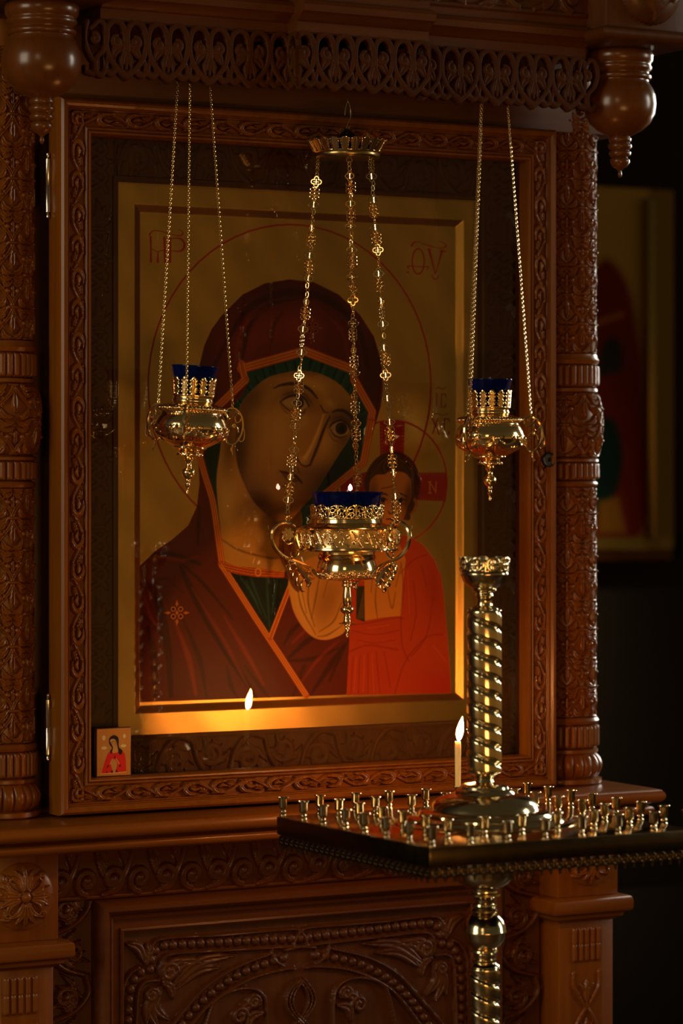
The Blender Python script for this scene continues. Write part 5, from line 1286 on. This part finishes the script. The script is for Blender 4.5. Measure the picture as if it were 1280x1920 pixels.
for a in (80, 200, 320):
    A = math.radians(a + CAMX); pt, d = radial(c, A); n_ = np.array([-d[1], d[0], 0]); mb = MB()
    def sc(pts, r, w=8, flat=1.0): tube(mb, spline([pt(q, z(y)) for q, y in pts], 6), r, w, flat=flat)
    S1 = [(.0500, 1078), (.0600, 1066), (.0740, 1057), (.0900, 1050), (.1080, 1040), (.1205, 1024), (.1255, 1006), (.1220, 990), (.1110, 980), (.0980, 979), (.0880, 987), (.0850, 1001), (.0900, 1014), (.1000, 1018), (.1070, 1011), (.1060, 1003)]
    sc(S1, np.r_[np.linspace(.0030, .0037, 40), np.linspace(.0037, .0015, 51)])
    sc([(.0850, 998), (.0830, 1012), (.0800, 1024), (.0815, 1036), (.0870, 1044), (.0930, 1042), (.0935, 1035), (.0890, 1033)], np.linspace(.0024, .0012, 43))
    sc([(.0790, 1018), (.0830, 1010)], .0018); sc([(.0790, 1028), (.0830, 1030)], .0018)
    sc([(.1240, 998), (.1300, 992), (.1310, 984)], np.linspace(.0016, .0006, 13))
    sc([(.0900, 1050), (.0960, 1056), (.0970, 1046)], .0014); sc([(.0980, 979), (.0985, 972)], .0012)
    # acanthus spray
    def blade(pts, rmax, fl=.45):
        P = spline([pt(q, z(y)) for q, y in pts], 7); t_ = np.linspace(0, 1, len(P)); tube(mb, P, np.maximum(.0005, 1.55 * rmax * np.sin(PI * np.clip(t_, .02, .995)) ** .75), 8, flat=fl)
    for off, rm in ((0, .0052),):
        blade([(.0900, 1050), (.0820, 1062), (.0700, 1078), (.0640, 1092), (.0680, 1103)], rm, .7)
    blade([(.0860, 1054), (.0950, 1060), (.0960, 1072), (.0890, 1074)], .0030); blade([(.0800, 1062), (.0900, 1070), (.0910, 1084), (.0830, 1086)], .0032)
    blade([(.0740, 1072), (.0840, 1080), (.0840, 1096), (.0760, 1098)], .0032); blade([(.0680, 1082), (.0770, 1092), (.0760, 1106), (.0700, 1108)], .0028)
    blade([(.0800, 1058), (.0700, 1060), (.0620, 1066), (.0600, 1074)], .0030); blade([(.0720, 1068), (.0640, 1072), (.0560, 1080)], .0030); blade([(.0660, 1080), (.0590, 1084), (.0530, 1082)], .0026)
    sc([(.0930, 1066), (.0990, 1068), (.1010, 1060), (.0970, 1055)], .0011)
    for q in range(8):
        b_ = q * PI / 4; p0 = pt(.0985 + .0052 * math.cos(b_), z(1001) + .0052 * math.sin(b_)); tube(mb, [p0 - n_ * .0020, p0 + n_ * .0020], .0024, 7)
        p0 = pt(.0985 + .0085 * math.cos(b_ + .39), z(1001) + .0085 * math.sin(b_ + .39)); tube(mb, [p0 - n_ * .0014, p0 + n_ * .0014], .0022, 7)
    tube(mb, [pt(.0985, z(1001)) - n_ * .003, pt(.0985, z(1001)) + n_ * .003], .0034, 8)
    build('scroll_handle', mb, M['gold'], big)
    ch = MB(); hp = pt(.0990, z(979)); ring_link(ch, hp + np.array([0, 0, .002]), np.array([0, 0, 1.]), d, .010, .006, .0008)
    cl = lathe(MB(), [(.0008, z(976)), (.0032, z(975)), (.0036, z(973)), (.0070, z(971)), (.0072, z(969.5)), (.0036, z(968)), (.0042, z(965)), (.0030, z(963)), (.0008, z(961))], 16, tuple(hp[:2])); V_, F_ = cl.data(); ch.add(V_, F_[0]) 
    pr = pt(.0485, zcr)
    if a == 80: pr = pt(.0200, zcr)
    ornate_chain(ch, hp + np.array([0, 0, .013]), pr + np.array([0, 0, -.006]), a // 40)
    ring_link(ch, pr + np.array([0, 0, -.002]), np.array([0, 0, 1.]), n_, .012, .009, .0009)
    build('ornate_chain', ch, M['gold'], big)
# leaf crown canopy
cp_ = [(.0500, zcr - .003), (.0520, zcr - .001), (.0520, zcr + .0045), (.0505, zcr + .0065), (.0480, zcr + .0068), (.0420, zcr + .0080), (.0340, zcr + .012), (.0260, zcr + .022), (.0170, zcr + .032), (.0080, zcr + .039), (.0050, zcr + .041), (.0040, zcr + .046), (.0001, zcr + .047)]
cn = build('canopy', lathe(MB(), cp_, 56, c), M['brassdull'], big, sharp=45)
lt = leaf_tile(2 * PI * .0515 / 22, .0200)
mb = MB(); R2 = Relief(0, 2 * PI * .0515 / 22, 0, .0200, .0007); w_ = R2.u[-1]; u_ = w_ / 2
R2.wrapu = w_
R2.stroke([(u_, 0), (u_, .0188)], [w_ * .26, w_ * .34, w_ * .40, w_ * .44, w_ * .40, w_ * .15], 1, .3, n=1); R2.stroke([(0, .0005), (w_, .0005)], .0018, .8, n=1)
for q in range(4):
    for sg in (1, -1): R2.dot(u_ + sg * w_ * (.27 + .03 * q), .005 + .0038 * q, w_ * .15, .9)
build('leaf_crown', cyl_cut(mb, R2, 22, lambda v: .0515 + .62 * v, zcr + .0050, .0014, .0007, c), M['gold'], cn)
mb = MB(); zh = zcr + .045
tube(mb, spline([(xc - .001, YL, zh), (xc + .001, YL, zh + .008), (xc + .006, YL, zh + .018), (xc + .006, YL, zh + .030), (xc + .001, YL, zh + .042), (xc - .003, YL, zh + .032), (xc - .004, YL, zh + .020)], 6), .0009, 6)
tube(mb, [(xc + .001, YL, zh + .041), (xc + .001, YL, 2.2355)], .0006, 6)
tag(build('hanging_hook', mb, M['gold'], big), 'bent wire hook')
blue_cup('votive_cup', 'wide blue glass cup with a lit wick, in the large middle lamp', c, z(972), z(922), .0490, .0570, T0, True)
# ================================================================== light
w = bpy.data.worlds.new('world'); scn.world = w; w.use_nodes = True
nt = w.node_tree; bg = nt.nodes['Background']
tc = N(nt, 'ShaderNodeTexCoord'); sp_ = N(nt, 'ShaderNodeSeparateXYZ'); nt.links.new(tc.outputs['Generated'], sp_.inputs[0])
mr_ = N(nt, 'ShaderNodeMapRange'); nt.links.new(sp_.outputs['Z'], mr_.inputs[0]); mr_.inputs[1].default_value = -.4; mr_.inputs[2].default_value = .6
cr = N(nt, 'ShaderNodeValToRGB'); nt.links.new(mr_.outputs[0], cr.inputs[0])
els = cr.color_ramp.elements
els[0].position = 0; els[0].color = (.20, .095, .022, 1); els[1].position = 1; els[1].color = (.066, .050, .024, 1)
for p_, c_ in ((.34, (.34, .165, .034, 1)), (.40, (.22, .125, .034, 1)), (.47, (.095, .078, .036, 1))):
    k_ = els.new(p_); k_.color = c_
nt.links.new(cr.outputs[0], bg.inputs[0]); bg.inputs[1].default_value = .62

def area(name, loc, target, sx, sy, power, col, spread=180):
    l = bpy.data.lights.new(name, 'AREA'); l.shape = 'RECTANGLE'; l.size = sx; l.size_y = sy; l.energy = power; l.color = col
    o = bpy.data.objects.new(name, l); COL.objects.link(o); o.location = loc
    l.spread = math.radians(spread); d = Vector(target) - Vector(loc); o.rotation_euler = d.to_track_quat('-Z', 'Y').to_euler(); return o
area('window_light_left', (-5.6, -1.5, 2.7), (0, -.3, 1.5), 2.0, 2.4, 84, (1.0, .84, .60))
area('window_light_front', (-3.6, -4.6, 2.9), (0, -.2, 1.6), .8, 1.2, 11, (1, .68, .34))
area('window_light_right', (5.0, -1.9, 2.6), (0.3, -.3, 1.5), .9, 2.0, 6, (1.0, .90, .74), 52)
area('window_light_right_far', (4.9, 2.0, 2.4), (.5, 0, 1.5), .7, 1.8, 11, (1.0, .93, .80), 40)
area('added_warm_fill', (-.6, -3.0, .95), (.05, 0, 1.5), .9, .3, 9.5, (1, .46, .13))  # unseen warm lamp added low in front to brighten the icon
area('added_far_icon_fill', (1.25, 1.75, 2.75), (1.25, 2.55, 1.8), .5, .2, 20, (1.0, .82, .42), 75)  # lamp without a fixture, added to brighten the far icon
scn.view_settings.view_transform = 'Standard'
scn.view_settings.look = 'None'
